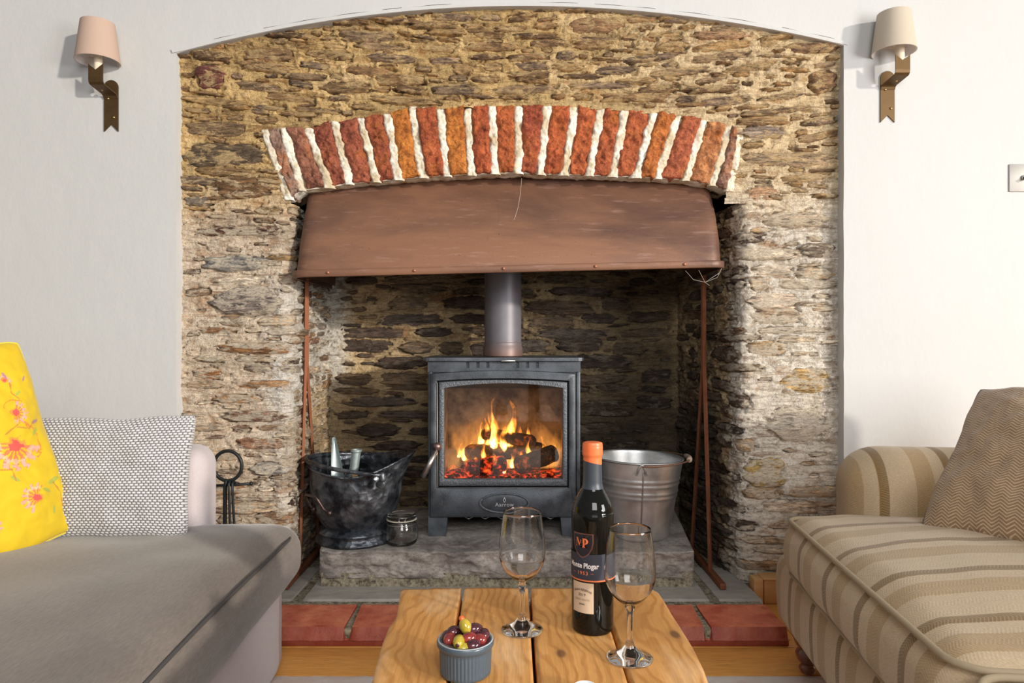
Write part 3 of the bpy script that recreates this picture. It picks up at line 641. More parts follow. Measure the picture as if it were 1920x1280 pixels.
hood = thing('fireplace_hood', 'wide rust brown metal smoke hood filling the arch above the stove', 'hood', (0, 2.6, 1.2))
def at(o, x, y, z): o.location = (-x, -y, -z); return o
def plan(u, a, yf, yb, r=.045):
    """rounded U in plan: u in 0..1 runs left back -> front -> right back"""
    pts = [(a[0], yb)]+[(a[0]+r-r*math.cos(q), yf+r-r*math.sin(q)) for q in np.linspace(0, PI/2, 7)]+[(a[1]-r+r*math.sin(q), yf+r-r*math.cos(q)) for q in np.linspace(0, PI/2, 7)]+[(a[1], yb)]
    pts = np.array(pts); L = np.concatenate([[0], np.cumsum(np.hypot(*np.diff(pts, axis=0).T))]); t = u*L[-1]
    return np.interp(t, L, pts[:, 0]), np.interp(t, L, pts[:, 1])
U = np.linspace(0, 1, 120); T = np.linspace(0, 1, 22)
X = np.zeros((120, 22)); Y = X.copy(); Z = X.copy()
for j, t in enumerate(T):      # t 0 bottom, 1 top
    x, y_ = plan(U, (-.790+.014*t**.8, .766-.002*t-.010*t**3), 2.505+.165*t**1.25, 3.10)
    zb = 1.207+.018*(x/.77)
    X[:, j] = x; Y[:, j] = y_-.012*math.sin(PI*t)*np.exp(-((y_-2.5)/.25)**2)+.003*fbm(x*3, t*2, 1, 2); Z[:, j] = zb+(1.60-zb)*t
at(grid_obj('canopy', X, Y, Z, M_hood.m, hood), 0, 2.6, 1.2)
prof = [(-.004, 1.0), (.010, 1.0), (.010, .0), (-.004, .0)]
X = np.zeros((120, 6)); Y = X.copy(); Z = X.copy()
for j, (off, z) in enumerate([(-.004, .026), (.008, .025), (.010, .022), (.010, .001), (.008, -.001), (-.004, -.001)]):
    x, y_ = plan(U, (-.794-off, .768+off), 2.500-off, 3.10, .045+off)
    X[:, j] = x; Y[:, j] = y_; Z[:, j] = 1.192+.018*(x/.77)+z
at(grid_obj('rim_band', X, Y, Z, M_hood.m, hood), 0, 2.6, 1.2)
M_rivet = metal_mat('rivet_metal', (.50, .20, .12), .5, .6)
for x in (-.66, -.35, -.03, .30, .62):
    at(MB().ball((x, 2.487, 1.205+.018*(x/.77)), (.0055, .004, .0055), 10, 6).build('rivet', M_rivet.m, hood), 0, 2.6, 1.2)
M_rust = metal_mat('rusted_iron', (.26, .095, .045), .6, .5, .45, 30, .4)
def frame(side):
    x = -.808 if side < 0 else .752
    ztop = 1.20
    f_ = thing('hood_stand', 'thin rusted iron stand holding up the %s end of the hood' % ('left' if side < 0 else 'right'), 'stand', (x, 2.7, .058), group=None)
    def bar(name, pts):
        mb = MB()
        for (a, b) in zip(pts[:-1], pts[1:]): mb.tube([a, b], .0078, 4)
        return at(mb.build(name, M_rust.m, f_, smooth=False), x, 2.7, .058)
    bar('front_leg', [(x, 2.715, ztop), (x, 2.71, .84), (x, 2.63, .075)])
    bar('rear_leg', [(x, 2.732, ztop), (x, 2.732, .84), (x, 2.90, .075)])
    at(MB().box(x-.011, x+.011, 2.468, 2.96, .0585, .080, .002).build('foot', M_rust.m, f_), x, 2.7, .058)
frame(-1); frame(1)

# ------------------------------------------------------------------ wood burning stove
M_iron = Mat('stove_paint', (.045, .052, .062), .42, .35)
_v = M_iron.coord(); _i1 = M_iron.noise(_v, 260, 2, .5); _i2 = M_iron.noise(_v, 9, 6, .65); _i3 = M_iron.noise(M_iron.coord(scale=(1, 1, .4)), 22, 6, .75)
_c = M_iron.mix(M_iron.ramp(_i2, [(.35, 0.0), (.7, 1.0)]), (.038, .044, .054), (.125, .142, .165)); _c = M_iron.mix(M_iron.ramp(_i3, [(.66, 0.0), (.76, .65)]), _c, (.30, .24, .18))
M_iron.set(**{'Base Color': _c, 'Roughness': M_iron.ramp(_i2, [(.3, .34), (.7, .55)])}); M_iron.bump(_i1, .35, .002)
M_pipe = Mat('flue_paint', (.17, .16, .185), .48, .3); _n = M_pipe.noise(M_pipe.coord(), 12, 5, .6)
_pz = M_pipe.sep(M_pipe.node('ShaderNodeNewGeometry').outputs['Position'])[2]
_c = M_pipe.mix(_n, (.13, .125, .145), (.24, .225, .25)); _c = M_pipe.mix(M_pipe.ramp(_pz, [(.89, .8), (.955, 0.0)]), _c, (.22, .12, .09)); M_pipe.set(**{'Base Color': _c})
M_dark = Mat('black_cavity', (.012, .012, .013), .8)
SX, SY, SZ = -.022, 2.70, .183
stove = thing('wood_stove', 'grey black cast iron wood burning stove with a glazed door on four feet', 'stove', (SX, SY, SZ))
sc = 2.70/F
def lx(px): return (px-CX)*sc-SX
def lz(py): return H+(CY-py)*sc-SZ
xL, xR, zT, zB = lx(802), lx(1088.5), lz(676), lz(969)
# body shell, open at the front
mb = MB()
D = .36
mb.box(xL, xL+.016, .006, D, zB, zT, .004).box(xR-.016, xR, .006, D, zB, zT, .004).box(xL, xR, D-.016, D, zB, zT).box(xL+.01, xR-.01, .01, D, zB, zB+.08).box(xL+.01, xR-.01, .01, D, zT-.05, zT)
mb.build('body', M_iron.m, stove, sharp=SH35)
# firebox lining
M_brickl = Mat('firebrick_lining', (.42, .33, .24), .9); _n = M_brickl.noise(M_brickl.coord(), 14, 5, .6); M_brickl.set(**{'Base Color': M_brickl.mix(M_brickl.ramp(_n, [(.35, 0.0), (.65, 1.0)]), (.10, .07, .05), (.36, .27, .18))})
fx0, fx1, fz0, fz1 = lx(826), lx(1062), lz(905), lz(716)
MB().box(xL+.016, fx0, .02, D-.02, zB+.08, zT-.05).box(fx1, xR-.016, .02, D-.02, zB+.08, zT-.05).box(fx0, fx1, D-.05, D-.02, zB+.08, zT-.05).box(xL+.02, xR-.02, .03, D-.02, zB+.08, fz0+.0).build('firebox_lining', M_brickl.m, stove, smooth=False)
MB().prism([(.05, fz1+.0), (D-.06, fz1-.045), (D-.06, fz1-.035), (.05, fz1+.01)], fx0, fx1, 'x').build('baffle_plate', M_dark.m, stove, smooth=False)
# top plate with chamfered corners
tp = [(lx(793), .01), (lx(800), -.018), (lx(806), -.022), (lx(1084), -.022), (lx(1090), -.018), (lx(1094), .0), (lx(1094), D+.02), (lx(793), D+.02)]
m_ = MB().prism(tp, zT, zT+.012, 'z').build('top_plate', M_iron.m, stove, smooth=False)
# front fascia above the door with the six vent slots (frame built round the slots)
z0, z1 = lz(697), zT
mb = MB(); slots = [877, 896, 914.5, 970.5, 989, 1007.5]; sw = 3.0
cuts = [xL]+sum([[lx(s-sw), lx(s+sw)] for s in slots], [])+[xR]
for i in range(0, len(cuts)-1):
    if i % 2 == 0: mb.box(cuts[i], cuts[i+1], 0, .012, z0, z1)
    else: mb.box(cuts[i], cuts[i+1], 0, .012, z0, lz(689.5)).box(cuts[i], cuts[i+1], 0, .012, lz(679), z1)
mb.build('vent_fascia', M_iron.m, stove, smooth=False)
MB().box(lx(870), lx(1015), .013, .02, z0, z1).build('vent_back', M_dark.m, stove, smooth=False)
M_steel = metal_mat('bright_steel', (.62, .60, .58), .3)
MB().box(lx(940), lx(966), -.030, .0, lz(677), lz(675), .0005).build('air_slider', M_steel.m, stove)
# door: arched frame plates, stepped in towards the glass
def arched(x0, x1, zb, zs, rise, n=24, r=.004):
    pts = [(x0, zb), (x1, zb)]
    pts = []
    for i in range(9): pts.append((x0+(x1-x0)*i/8, zb))
    for i in range(1, 8): pts.append((x1, zb+(zs-zb)*i/8))
    for i in range(n+1):
        u = i/n; pts.append((x1+(x0-x1)*u, zs+rise*(1-(2*u-1)**2)))
    for i in range(1, 8): pts.append((x0, zs+(zb-zs)*i/8))
    return pts
def ring(name, o, i, y0, y1, mat, bev=.0):
    n = len(o); v = []
    for (a, b) in o: v.append((a, y1, b))
    for (a, b) in o: v.append((a, y0+bev, b))
    cxo = sum(p[0] for p in o)/n; czo = sum(p[1] for p in o)/n
    for (a, b) in o: v.append((a+(cxo-a)*.012, y0, b+(czo-b)*.012))
    for (a, b) in i: v.append((a-(cxo-a)*.014, y0, b-(czo-b)*.014))
    for (a, b) in i: v.append((a, y0+bev, b))
    for (a, b) in i: v.append((a, y1, b))
    f = []
    for r in range(5):
        for k in range(n):
            l = (k+1) % n; f.append((r*n+k, r*n+l, (r+1)*n+l, (r+1)*n+k))
    return MB().add(v, f).build(name, mat, stove, sharp=math.radians(50))
d0 = arched(lx(807), lx(1079), zB+.002, lz(700), (700-694)*sc)
d1 = arched(lx(820), lx(1066), lz(913), lz(714), 4.5*sc)
d2 = arched(lx(823), lx(1063.5), lz(910.5), lz(716), 4.5*sc)
d3 = arched(lx(833), lx(1054.5), lz(897), lz(727.5), 9*sc)
door = ring('door', d0, d1, -.014, .010, M_iron.m, .004)
M_iron2 = Mat('hammered_door_frame', (.07, .078, .09), .5, .35); _w = M_iron2.noise(M_iron2.coord(), 160, 2, .5); M_iron2.set(**{'Base Color': M_iron2.mix(_w, (.055, .062, .074), (.20, .22, .245))}); M_iron2.bump(_w, .8, .004)
r2 = ring('inner_frame', d2, d3, -.008, .012, M_iron2.m, .003); r2.parent = door
MB().box(d1[0][0]+.0, d1[8][0], .004, .009, d1[0][1], d1[0][1]+.01).build('groove', M_dark.m, door)
v = [(a, .0085, b) for a, b in d1]+[(a, .0085, b) for a, b in d2]; n = len(d1)
MB().add(v, [(k, (k+1) % n, n+(k+1) % n, n+k) for k in range(n)]).build('groove', M_dark.m, door)
M_rope = Mat('worn_bare_edge', (.50, .48, .45), .5, .5)
MB().tube([(lx(821.5), -.0145, lz(912)), (lx(820.5), -.0145, lz(717))], .0016, 6).build('worn_edge', M_rope.m, door)
MB().tube([(lx(1064), -.0145, lz(913.2)), (lx(822), -.0145, lz(913.2))], .0012, 6).build('worn_edge', M_rope.m, door)
M_pane = Mat('stove_glass', (.95, .90, .86), .02, 0, **{'Transmission Weight': 1.0, 'IOR': 1.45, 'Specular IOR Level': .5})
v = d3; n = len(v); MB().add([(a, .006, b) for a, b in v]+[(a, .010, b) for a, b in v], [tuple(range(n)), tuple(range(n, 2*n))[::-1]]+[(i, i+n, (i+1) % n+n, (i+1) % n) for i in range(n)]).build('door_glass', M_pane.m, stove, smooth=False)
# badge with raised rim
bx, bz, ra, rb2 = lx(946), lz(940.5), 45*sc, 17.5*sc
ring_pts = [(bx+ra*math.cos(q), -.020, bz+rb2*math.sin(q)) for q in np.linspace(0, 2*PI, 48, endpoint=False)]
bd = MB().ball((bx, -.014, bz), (ra*.99, .008, rb2*.99), 40, 12).build('badge', M_iron.m, stove)
MB().tube(ring_pts, .0036, 8, closed=True).build('badge_rim', M_iron2.m, bd)
MB().tube([(bx+ra*1.01*math.cos(q), -.0215, bz+rb2*1.02*math.sin(q)) for q in np.linspace(2.7, 4.95, 22)], .0019, 6).build('worn_edge', M_rope.m, bd)
def text_obj(name, txt, size, mat, parent, fn, bold=0.0, align='CENTER', space=1.0, shx=1.0, extrude=0):
    cu = bpy.data.curves.new(name, 'FONT'); cu.body = txt; cu.size = size; cu.offset = bold; cu.align_x = align; cu.align_y = 'CENTER'; cu.space_character = space; cu.resolution_u = 3; cu.fill_mode = 'FRONT'
    t = bpy.data.objects.new(name, cu); COL.objects.link(t); bpy.context.view_layer.update()
    me = bpy.data.meshes.new_from_object(t.evaluated_get(bpy.context.evaluated_depsgraph_get())); bpy.data.objects.remove(t); bpy.data.curves.remove(cu)
    bm = bmesh.new(); bm.from_mesh(me); bmesh.ops.triangulate(bm, faces=bm.faces)
    for it in range(1): bmesh.ops.subdivide_edges(bm, edges=[e for e in bm.edges if e.calc_length() > size*.35], cuts=2)
    for v_ in bm.verts: v_.co = Vector(fn(v_.co.x*shx, v_.co.y))
    bm.to_mesh(me); bm.free(); me.name = name; me.materials.clear()
    return link(name, me, mat, parent, False)
M_badge = Mat('badge_lettering', (.55, .56, .58), .4, .3)
def on_badge(u, v):
    return (bx+u, -.0145-.0082*math.sqrt(max(0, 1-(u/ra)**2-((v-.006)/rb2)**2))-.0012, bz-.006+v)
text_obj('lettering', 'Aarrow', .021, M_badge.m, bd, on_badge, .0002, shx=1.0, space=1.1)
MB().add([(bx+a, -.0235, bz+.012+b) for a, b in ((0, -.011), (.006, 0), (0, .013), (-.006, 0))], [(0, 1, 2, 3)]).build('flame_emblem', M_badge.m, bd, smooth=False)
MB().add([(bx+a, -.0238, bz+.012+b) for a, b in ((0, -.006), (.003, 0), (0, .006), (-.003, 0))], [(0, 1, 2, 3)]).build('flame_emblem', M_dark.m, bd, smooth=False)
# handle
hd = MB().ball((lx(822), -.038, lz(834)), .0165, 18, 12).tube([(lx(824), -.012, lz(834)), (lx(823), -.03, lz(834))], .009, 12).build('door_handle', metal_mat('rusty_knob', (.30, .20, .18), .4, .9, .5, 60).m, stove)
MB().tube([(lx(820), -.040, lz(842)), (lx(796), -.055, lz(889))], [.0085, .0115], 16).build('lever', M_steel.m, hd)
# feet
for (a, b, yy) in ((803, 839, .0), (1051, 1087, .0), (806, 838, D-.06), (1052, 1084, D-.06)):
    m_ = MB(); x0, x1 = lx(a), lx(b); t_ = .007
    v = [(x0, yy, zB+.004), (x1, yy, zB+.004), (x1, yy+.055, zB+.004), (x0, yy+.055, zB+.004)]+[(x0+(t_ if a > 900 else 0), yy, 0), (x1-(t_ if a < 900 else 0), yy, 0), (x1-(t_ if a < 900 else 0), yy+.05, 0), (x0+(t_ if a > 900 else 0), yy+.05, 0)]
    m_.add(v, [(0, 1, 2, 3), (7, 6, 5, 4), (0, 4, 5, 1), (1, 5, 6, 2), (2, 6, 7, 3), (3, 7, 4, 0)]).build('leg', M_iron.m, stove, smooth=False)
zz = [(lx(862+i*15.6), .05, zB-.003 if i % 2 == 0 else zB-.020) for i in range(13)]
MB().tube(zz, .0022, 6).build('zigzag_wire', M_steel.m, stove)
# flue pipe
px_, py_ = (943-CX)*2.93/F-SX, .23
fp = MB().lathe([(.0775, zT+.012), (.0775, .30+.75)], 48, px_, py_).build('flue_pipe', M_pipe.m, stove, sharp=SH35)
MB().lathe([(.0775, zT+.012), (.083, zT+.014), (.083, zT+.05), (.0795, zT+.056), (.0795, zT+.068), (.0775, zT+.070)], 48, px_, py_).build('collar', M_pipe.m, fp, sharp=SH35)
# ------------------------------------------------------------------ fire: logs, embers and flames
M_log = Mat('charred_log', (.05, .035, .028), .95)
_v = M_log.coord('Position'); _n = M_log.noise(_v, 22, 6, .7); _n2 = M_log.noise(_v, 60, 4, .7)
M_log.set(**{'Base Color': M_log.mix(_n, (.02, .015, .012), (.16, .10, .06)), 'Emission Color': (1.0, .16, .02)})
_nr = M_log.sep(M_log.node('ShaderNodeNewGeometry').outputs['Position'])
_em = M_log.math('MULTIPLY', M_log.ramp(_n, [(.56, 0.0), (.68, 1.0)]), 1.0)
M_log.set(**{'Emission Strength': M_log.math('MULTIPLY', _em, .5)}); M_log.bump(_n2, 1, .01)
M_ember = Mat('glowing_ember', (.05, .02, .01), .9); _n = M_ember.noise(M_ember.coord('Position'), 35, 5, .7)
M_ember.set(**{'Emission Color': M_ember.ramp(_n, [(.50, (.0, .0, .0)), (.60, (.9, .05, .01)), (.70, (1, .30, .03)), (.78, (1, .75, .25))]), 'Emission Strength': 1.1}); M_ember.bump(_n, 1, .01)
fzl = SZ+fz0
def wlog(name, label, a, b, r, mat, seed=1):
    a = Vector(a); b = Vector(b); n1, n2 = 26, 22
    ax = (b-a).normalized(); u = ax.orthogonal().normalized(); w_ = ax.cross(u)
    s, t = np.meshgrid(np.linspace(0, 1, n1), np.linspace(0, 2*PI, n2, endpoint=False), indexing='ij')
    rr = r*(1+.20*fbm(np.cos(t)*1.5+seed, np.sin(t)*1.5, s*4, 3)+.06*fbm(np.cos(t)*6, np.sin(t)*6+seed, s*9, 2))*np.clip(np.sin(np.clip(s, .004, .996)*PI)*3.2, .05, 1)**.6
    ss = np.clip((s-.03)/.94, 0, 1)
    co = [a[k]+(b[k]-a[k])*ss+rr*(np.cos(t)*u[k]+np.sin(t)*w_[k]) for k in range(3)]
    mid = (a+b)/2; o = grid_obj(name, *co, mat, wrap=True, loc=tuple(mid)); return tag(o, label, 'log')
y0 = SY
wlog('log', 'charred front log lying low across the right of the fire', (.01, y0+.085, fzl+.045), (.185, y0+.10, fzl+.105), .036, M_log.m, 3)
wlog('log', 'ember red short log end at the lower left of the fire', (-.19, y0+.11, fzl+.030), (-.02, y0+.13, fzl+.052), .036, M_ember.m, 9)
wlog('log', 'glowing log lying across the middle behind the front log', (-.20, y0+.20, fzl+.085), (.14, y0+.19, fzl+.10), .034, M_log.m, 14)
wlog('log', 'topmost split log resting crosswise high in the fire', (-.13, y0+.21, fzl+.165), (.10, y0+.16, fzl+.135), .026, M_log.m, 21)
eb = grid_obj('ember_bed', *(lambda s, t: (s, t, fzl+.012+.016*fbm(s*25, t*25, 0, 3)+.012*fbm(s*60, t*60, 2, 2)))(*np.meshgrid(np.linspace(SX+fx0+.005, SX+fx1-.005, 70), np.linspace(y0+.045, y0+.30, 50), indexing='ij')), M_ember.m)
tag(eb, 'bed of glowing embers and ash on the stove floor', 'embers', kind='stuff')
M_flame = bpy.data.materials.new('flame'); M_flame.use_nodes = True; nt = M_flame.node_tree; nt.nodes.clear()
class NT(Mat):
    def __init__(s, m): s.m = m; s.nt = m.node_tree
def flame_mat(name, strength, cols):
    m = bpy.data.materials.new(name); m.use_nodes = True; m.node_tree.nodes.clear(); N_ = NT(m); nt = m.node_tree
    out = N_.node('ShaderNodeOutputMaterial'); em = N_.node('ShaderNodeEmission')
    g = N_.node('ShaderNodeTexCoord').outputs['Generated']; xyz = N_.sep(g)
    dx = N_.math('SUBTRACT', xyz[0], .5); dy = N_.math('SUBTRACT', xyz[1], .5)
    rad = N_.math('MULTIPLY', N_.math('SQRT', N_.math('ADD', N_.math('MULTIPLY', dx, dx), N_.math('MULTIPLY', dy, dy))), 2.0)
    nz = N_.noise(N_.coord('Position', (1, 1, .35)), 60, 3, .6, .4)
    hgt = N_.math('POWER', N_.math('SUBTRACT', 1.02, xyz[2]), 1.1)
    core = N_.math('MULTIPLY', N_.math('SUBTRACT', N_.math('MULTIPLY', hgt, 1.5), rad), 1.0)
    dens = N_.math('MAXIMUM', N_.math('MULTIPLY', N_.math('ADD', core, N_.math('MULTIPLY', N_.math('SUBTRACT', nz, .5), 2.4)), 1.0), 0.0)
    _in(nt, em.inputs['Color'], N_.ramp(N_.math('ADD', N_.math('MULTIPLY', dens, .55), .05), cols)); _in(nt, em.inputs['Strength'], N_.math('MULTIPLY', dens, strength))
    nt.links.new(em.outputs[0], out.inputs['Volume']); return m
FL = flame_mat('flame', 330, [(0, (.9, .16, .01)), (.3, (1, .36, .04)), (.62, (1, .62, .16)), (1, (1, .85, .5))])
FG = flame_mat('flame_haze', 9, [(0, (.9, .30, .04)), (.5, (1, .42, .08)), (1, (1, .55, .16))])  # weak emission standing in for the orange haze behind the glass
fire = thing('fire', 'bright orange log fire burning behind the stove glass', 'fire', (SX, y0+.15, fzl))
def flame(x, y, z, h, r, seed, mat, lean=0, name='flame'):
    n1, n2 = 20, 16
    s, t = np.meshgrid(np.linspace(0, 1, n1), np.linspace(0, 2*PI, n2, endpoint=False), indexing='ij')
    rr = 1.5*r*np.clip(s, 0, 1)**.40*(1-s)**1.05*(1+.75*fbm(np.cos(t)*1.4+seed, np.sin(t)*1.4, s*4.5, 3))+.0004
    sx = r*.9*np.sin(s*7+seed)*s+lean*s*s
    o = grid_obj(name, x+sx+rr*np.cos(t), y+rr*np.sin(t)*.8, z+h*s, mat, fire, wrap=True, loc=(x, y, z))
    o.location = (x-SX, y-y0-.15, z-fzl); return o
def fpx(px, py, d): p = P(px, py, d); return p[0], p[2]
for i, (px, pyb, pyt, rp, dy, ln) in enumerate([(926, 838, 756, 13, .17, -.004), (957, 845, 760, 14, .18, .006), (901, 830, 795, 10, .20, .012), (990, 842, 790, 7, .2, -.01), (993, 870, 822, 8, .12, .0), (1018, 866, 818, 7, .15, -.01),
        (1030, 860, 835, 6, .16, .0), (926, 880, 850, 8, .10, 0), (945, 882, 856, 6, .11, 0), (960, 872, 848, 7, .12, 0), (908, 868, 822, 7, .14, 0), (975, 868, 845, 8, .11, .006), (870, 858, 838, 7, .16, -.006), (938, 872, 800, 12, .22, 0), (885, 850, 826, 6, .2, -.01), (972, 855, 780, 9, .22, .01), (1040, 856, 828, 6, .18, .0), (915, 842, 775, 9, .19, -.006), (945, 845, 782, 10, .17, .004), (966, 848, 800, 9, .19, .01), (934, 850, 812, 14, .19, 0), (1005, 872, 840, 8, .13, .01), (890, 876, 852, 9, .12, 0), (860, 852, 834, 6, .18, .02)]):
    d = y0+dy; x, zb = fpx(px, pyb+6, d); _, zt = fpx(px, pyt-4, d); flame(x, d, zb, (zt-zb)*1.15, rp*d/F*1.1, i*3.3, FL, ln)
for i, (px, pyb, pyt, rp, dy) in enumerate([(900, 880, 730, 62, .23), (960, 880, 735, 60, .24), (1020, 880, 745, 50, .23), (850, 885, 760, 26, .20), (1040, 880, 760, 24, .20)]):
    d = y0+dy; x, zb = fpx(px, pyb, d); _, zt = fpx(px, pyt, d); flame(x, d, zb, zt-zb, rp*d/F, i*5.1+40, FG, name='fire_glow')

# ------------------------------------------------------------------ cobwebs
M_web = Mat('cobweb_silk', (.75, .68, .58), .6)
def web(label, lines):
    o = MB()
    for l in lines: o.tube([P(*p) for p in l], .00045, 4)
    o = o.build('cobweb', M_web.m); tag(o, label, 'cobweb')
web('single cobweb thread hanging from the brick arch over the hood', [[(978, 334, 2.53), (976, 362, 2.52), (971, 390, 2.505), (965, 410, 2.50), (962, 412, 2.50)]])
web('cobweb strands sagging under the right end of the hood', [[(1285, 507, 2.50), (1300, 524, 2.505), (1322, 529, 2.51), (1345, 520, 2.51), (1353, 503, 2.50)], [(1310, 506, 2.50), (1322, 529, 2.51), (1330, 535, 2.515)], [(1322, 529, 2.51), (1348, 512, 2.505)]])

# ------------------------------------------------------------------ coal scuttle
M_scut = Mat('hammered_black_metal', (.035, .04, .048), .30, .75)
_v = M_scut.coord(); _s1 = M_scut.node('ShaderNodeTexVoronoi'); _s1.inputs['Scale'].default_value = 42; M_scut.nt.links.new(_v, _s1.inputs['Vector']); _s2 = M_scut.noise(_v, 14, 6, .65)
M_scut.set(**{'Base Color': M_scut.mix(M_scut.ramp(_s2, [(.4, 0.0), (.75, 1.0)]), (.035, .040, .050), (.22, .24, .27)), 'Roughness': M_scut.ramp(_s2, [(.3, .22), (.7, .5)])})
_b = M_scut.bump(_s1.outputs[0], .6, .007); M_scut.bump(_s2, .3, .006, _b)
SCX, SCY = -.600, 2.672
scut = thing('coal_scuttle', 'black hammered metal coal scuttle with a lipped mouth and bail handle', 'coal scuttle', (SCX, SCY, .1835))
def skin_(inner=0):
    n1, n2 = 96, 30
    q, t = np.meshgrid(np.linspace(0, 2*PI, n1, endpoint=False), np.linspace(0, 1, n2), indexing='ij')
    tt = t**.9; zt = .265+.070*np.clip(np.cos(q), 0, 1)**2.2+.030*np.clip(-np.cos(q), 0, 1)**1.5+.035*np.clip(np.sin(q), 0, 1)**2
    z = .052+(zt-.052)*t; zn = z/.30
    r = np.interp(zn, [.17, .25, .4, .6, .8, 1.0, 1.3], [.122, .135, .158, .172, .176, .172, .172])-inner
    sp = np.clip(np.cos(q), 0, 1)**2.5*sst(.55, 1.0, t)*.045
    fl = .008*sst(.93, 1, t)
    X = (r+sp+fl)*np.cos(q); Y = (r*.93+fl)*np.sin(q)
    return X.T, Y.T, (z+inner*.0).T
X, Y, Z = skin_(); Xi, Yi, Zi = skin_(.004)
X2 = np.concatenate([X, Xi[::-1]]); Y2 = np.concatenate([Y, Yi[::-1]]); Z2 = np.concatenate([Z, Zi[::-1]])
grid_obj('bowl', X2, Y2, Z2, M_scut.m, scut, wrap=True)
MB().tube([(X[-1, k], Y[-1, k], Z[-1, k]) for k in range(0, 96, 2)], .0042, 8, closed=True).build('rolled_rim', M_scut.m, scut)
MB().lathe([(.0, .001), (.150, .001), (.153, .006), (.152, .012), (.142, .020), (.140, .034), (.144, .040), (.140, .048), (.126, .056), (.12, .06), (.0, .06)], 64).build('base_ring', M_scut.m, scut, sharp=math.radians(60))
# bail handle lying towards the left
bpts = [];
for q in np.linspace(-1.02, 1.02, 25):
    bpts.append((.105-(.30)*math.cos(q*1.54) if False else .135-.322*math.cos(q*PI/2/1.02), -.0+.200*math.sin(q*PI/2/1.02)*(-1), .282+.028*math.cos(q*PI/2/1.02)))
MB().tube(bpts, [.0052+.0035*math.cos(q*PI/2/1.02)+.001 for q in np.linspace(-1.02, 1.02, 25)], 12).build('bail_handle', M_scut.m, scut)
for sgn in (-1, 1):
    MB().ball((.135, sgn*.186, .272), (.013, .011, .019), 14, 10).ball((.128, sgn*.180, .245), (.018, .006, .016), 14, 8).build('handle_lug', M_scut.m, scut)
# small tipping handle on the front left
q0 = math.radians(228)
def onb(dq, z, out): r = np.interp(z/.30, [.17, .25, .4, .6, .8, 1.0], [.122, .135, .158, .172, .176, .172])+out; a = q0+dq; return (r*math.cos(a), r*.93*math.sin(a), z)
tp_ = [onb(.30, .135, .004), onb(.24, .150, .018), onb(.20, .185, .030), onb(.16, .196, .032), onb(-.16, .196, .032), onb(-.20, .185, .030), onb(-.24, .150, .018), onb(-.30, .135, .004)]
M_rlug = metal_mat('rusty_dark_iron', (.10, .07, .065), .4, .8, .5, 50)
MB().tube(tp_, .0052, 10).ball(onb(.31, .132, .003), .011, 10, 8).ball(onb(-.31, .132, .003), .011, 10, 8).build('tipping_handle', M_rlug.m, scut)
# contents
M_zinc = metal_mat('galvanised_sheet', (.42, .50, .50), .45, .6, .2, 20)
sh = thing('hearth_shovel', 'small grey galvanised shovel standing in the coal scuttle', 'shovel', (SCX-.055, SCY+.03, .405))
n1, n2 = 14, 12
s, t = np.meshgrid(np.linspace(-1, 1, n1), np.linspace(0, 1, n2), indexing='ij')
grid_obj('blade', s*.030*(1-.75*t**1.6)-.012-.03*t, -.012*s**2+.02*t+.002, -.08+.24*t, M_zinc.m, sh)
MB().lathe([(.0165, -.12), (.018, .118), (.0215, .122), (.0215, .13), (.0165, .13), (.0165, -.11)], 24, fn=lambda p, q, r, z: (p[0]+.035+.13*z, p[1]-.012, p[2]-.012)).build('socket', M_zinc.m, sh, sharp=SH35)
M_kind = Mat('split_kindling', (.55, .30, .13), .8); _n = M_kind.noise(M_kind.coord(scale=(1, 1, .1)), 40, 5); M_kind.set(**{'Base Color': M_kind.mix(_n, (.34, .17, .07), (.66, .42, .22))})
for k, (x, y_, a, l, lab) in enumerate([(-.015, -.02, .12, .20, 'pale orange end of a kindling stick upright in the scuttle'), (.045, .02, -.5, .17, 'dark kindling stick lying against the right inside of the scuttle'), (.02, .07, .7, .18, 'kindling stick lying at the back inside the scuttle')]):
    o = MB().box(-.011, .011, -.008, .008, -l/2, l/2, .001).build('kindling_stick', M_kind.m, smooth=False); o.location = (SCX+x, SCY+y_, .1835+.15); o.rotation_euler = (.1, a, .4); tag(o, lab, 'kindling', 'kindling in the coal scuttle')
cg = grid_obj('coal_dross', *(lambda s, t: (SCX+s*.155*np.cos(t), SCY+s*.145*np.sin(t), .1835+.13+.02*fbm(s*4*np.cos(t), s*4*np.sin(t), 0, 3)))(*np.meshgrid(np.linspace(0.02, 1, 20), np.linspace(0, 2*PI, 40), indexing='ij')), M_soot.m)
tag(cg, 'dark kindling dust and coal filling the bottom of the scuttle', 'coal', kind='stuff')

# ------------------------------------------------------------------ clip top glass jar
M_glass = Mat('clear_glass', (1, 1, 1), .0, 0, **{'Transmission Weight': 1.0, 'IOR': 1.48})
M_jar = Mat('greenish_jar_glass', (.975, .995, .985), .0, 0, **{'Transmission Weight': 1.0, 'IOR': 1.48})
jar = thing('glass_jar', 'small round clip top glass jar standing before the coal scuttle', 'jar', ((753-CX)*2.60/F, 2.60, .1855))
MB().lathe([(0, .001), (.050, .001), (.057, .007), (.0605, .022), (.0605, .050), (.056, .070), (.0505, .080), (.0505, .090), (.047, .090), (.047, .080), (.053, .069), (.0575, .050), (.0575, .022), (.053, .010), (.0, .006)], 56).build('jar_body', M_jar.m, jar)
MB().lathe([(0, .108), (.040, .108), (.044, .112), (.050, .112), (.0545, .106), (.0545, .0965), (.051, .0945), (.0, .0985)], 56).build('lid', M_jar.m, jar)
M_rub = Mat('rubber_seal', (.66, .62, .50), .6)
MB().lathe([(.048, .0905), (.0565, .0905), (.0565, .0938), (.048, .0938)], 56, close=True).build('seal', M_rub.m, jar)
M_wire = metal_mat('bright_wire', (.75, .75, .74), .25)
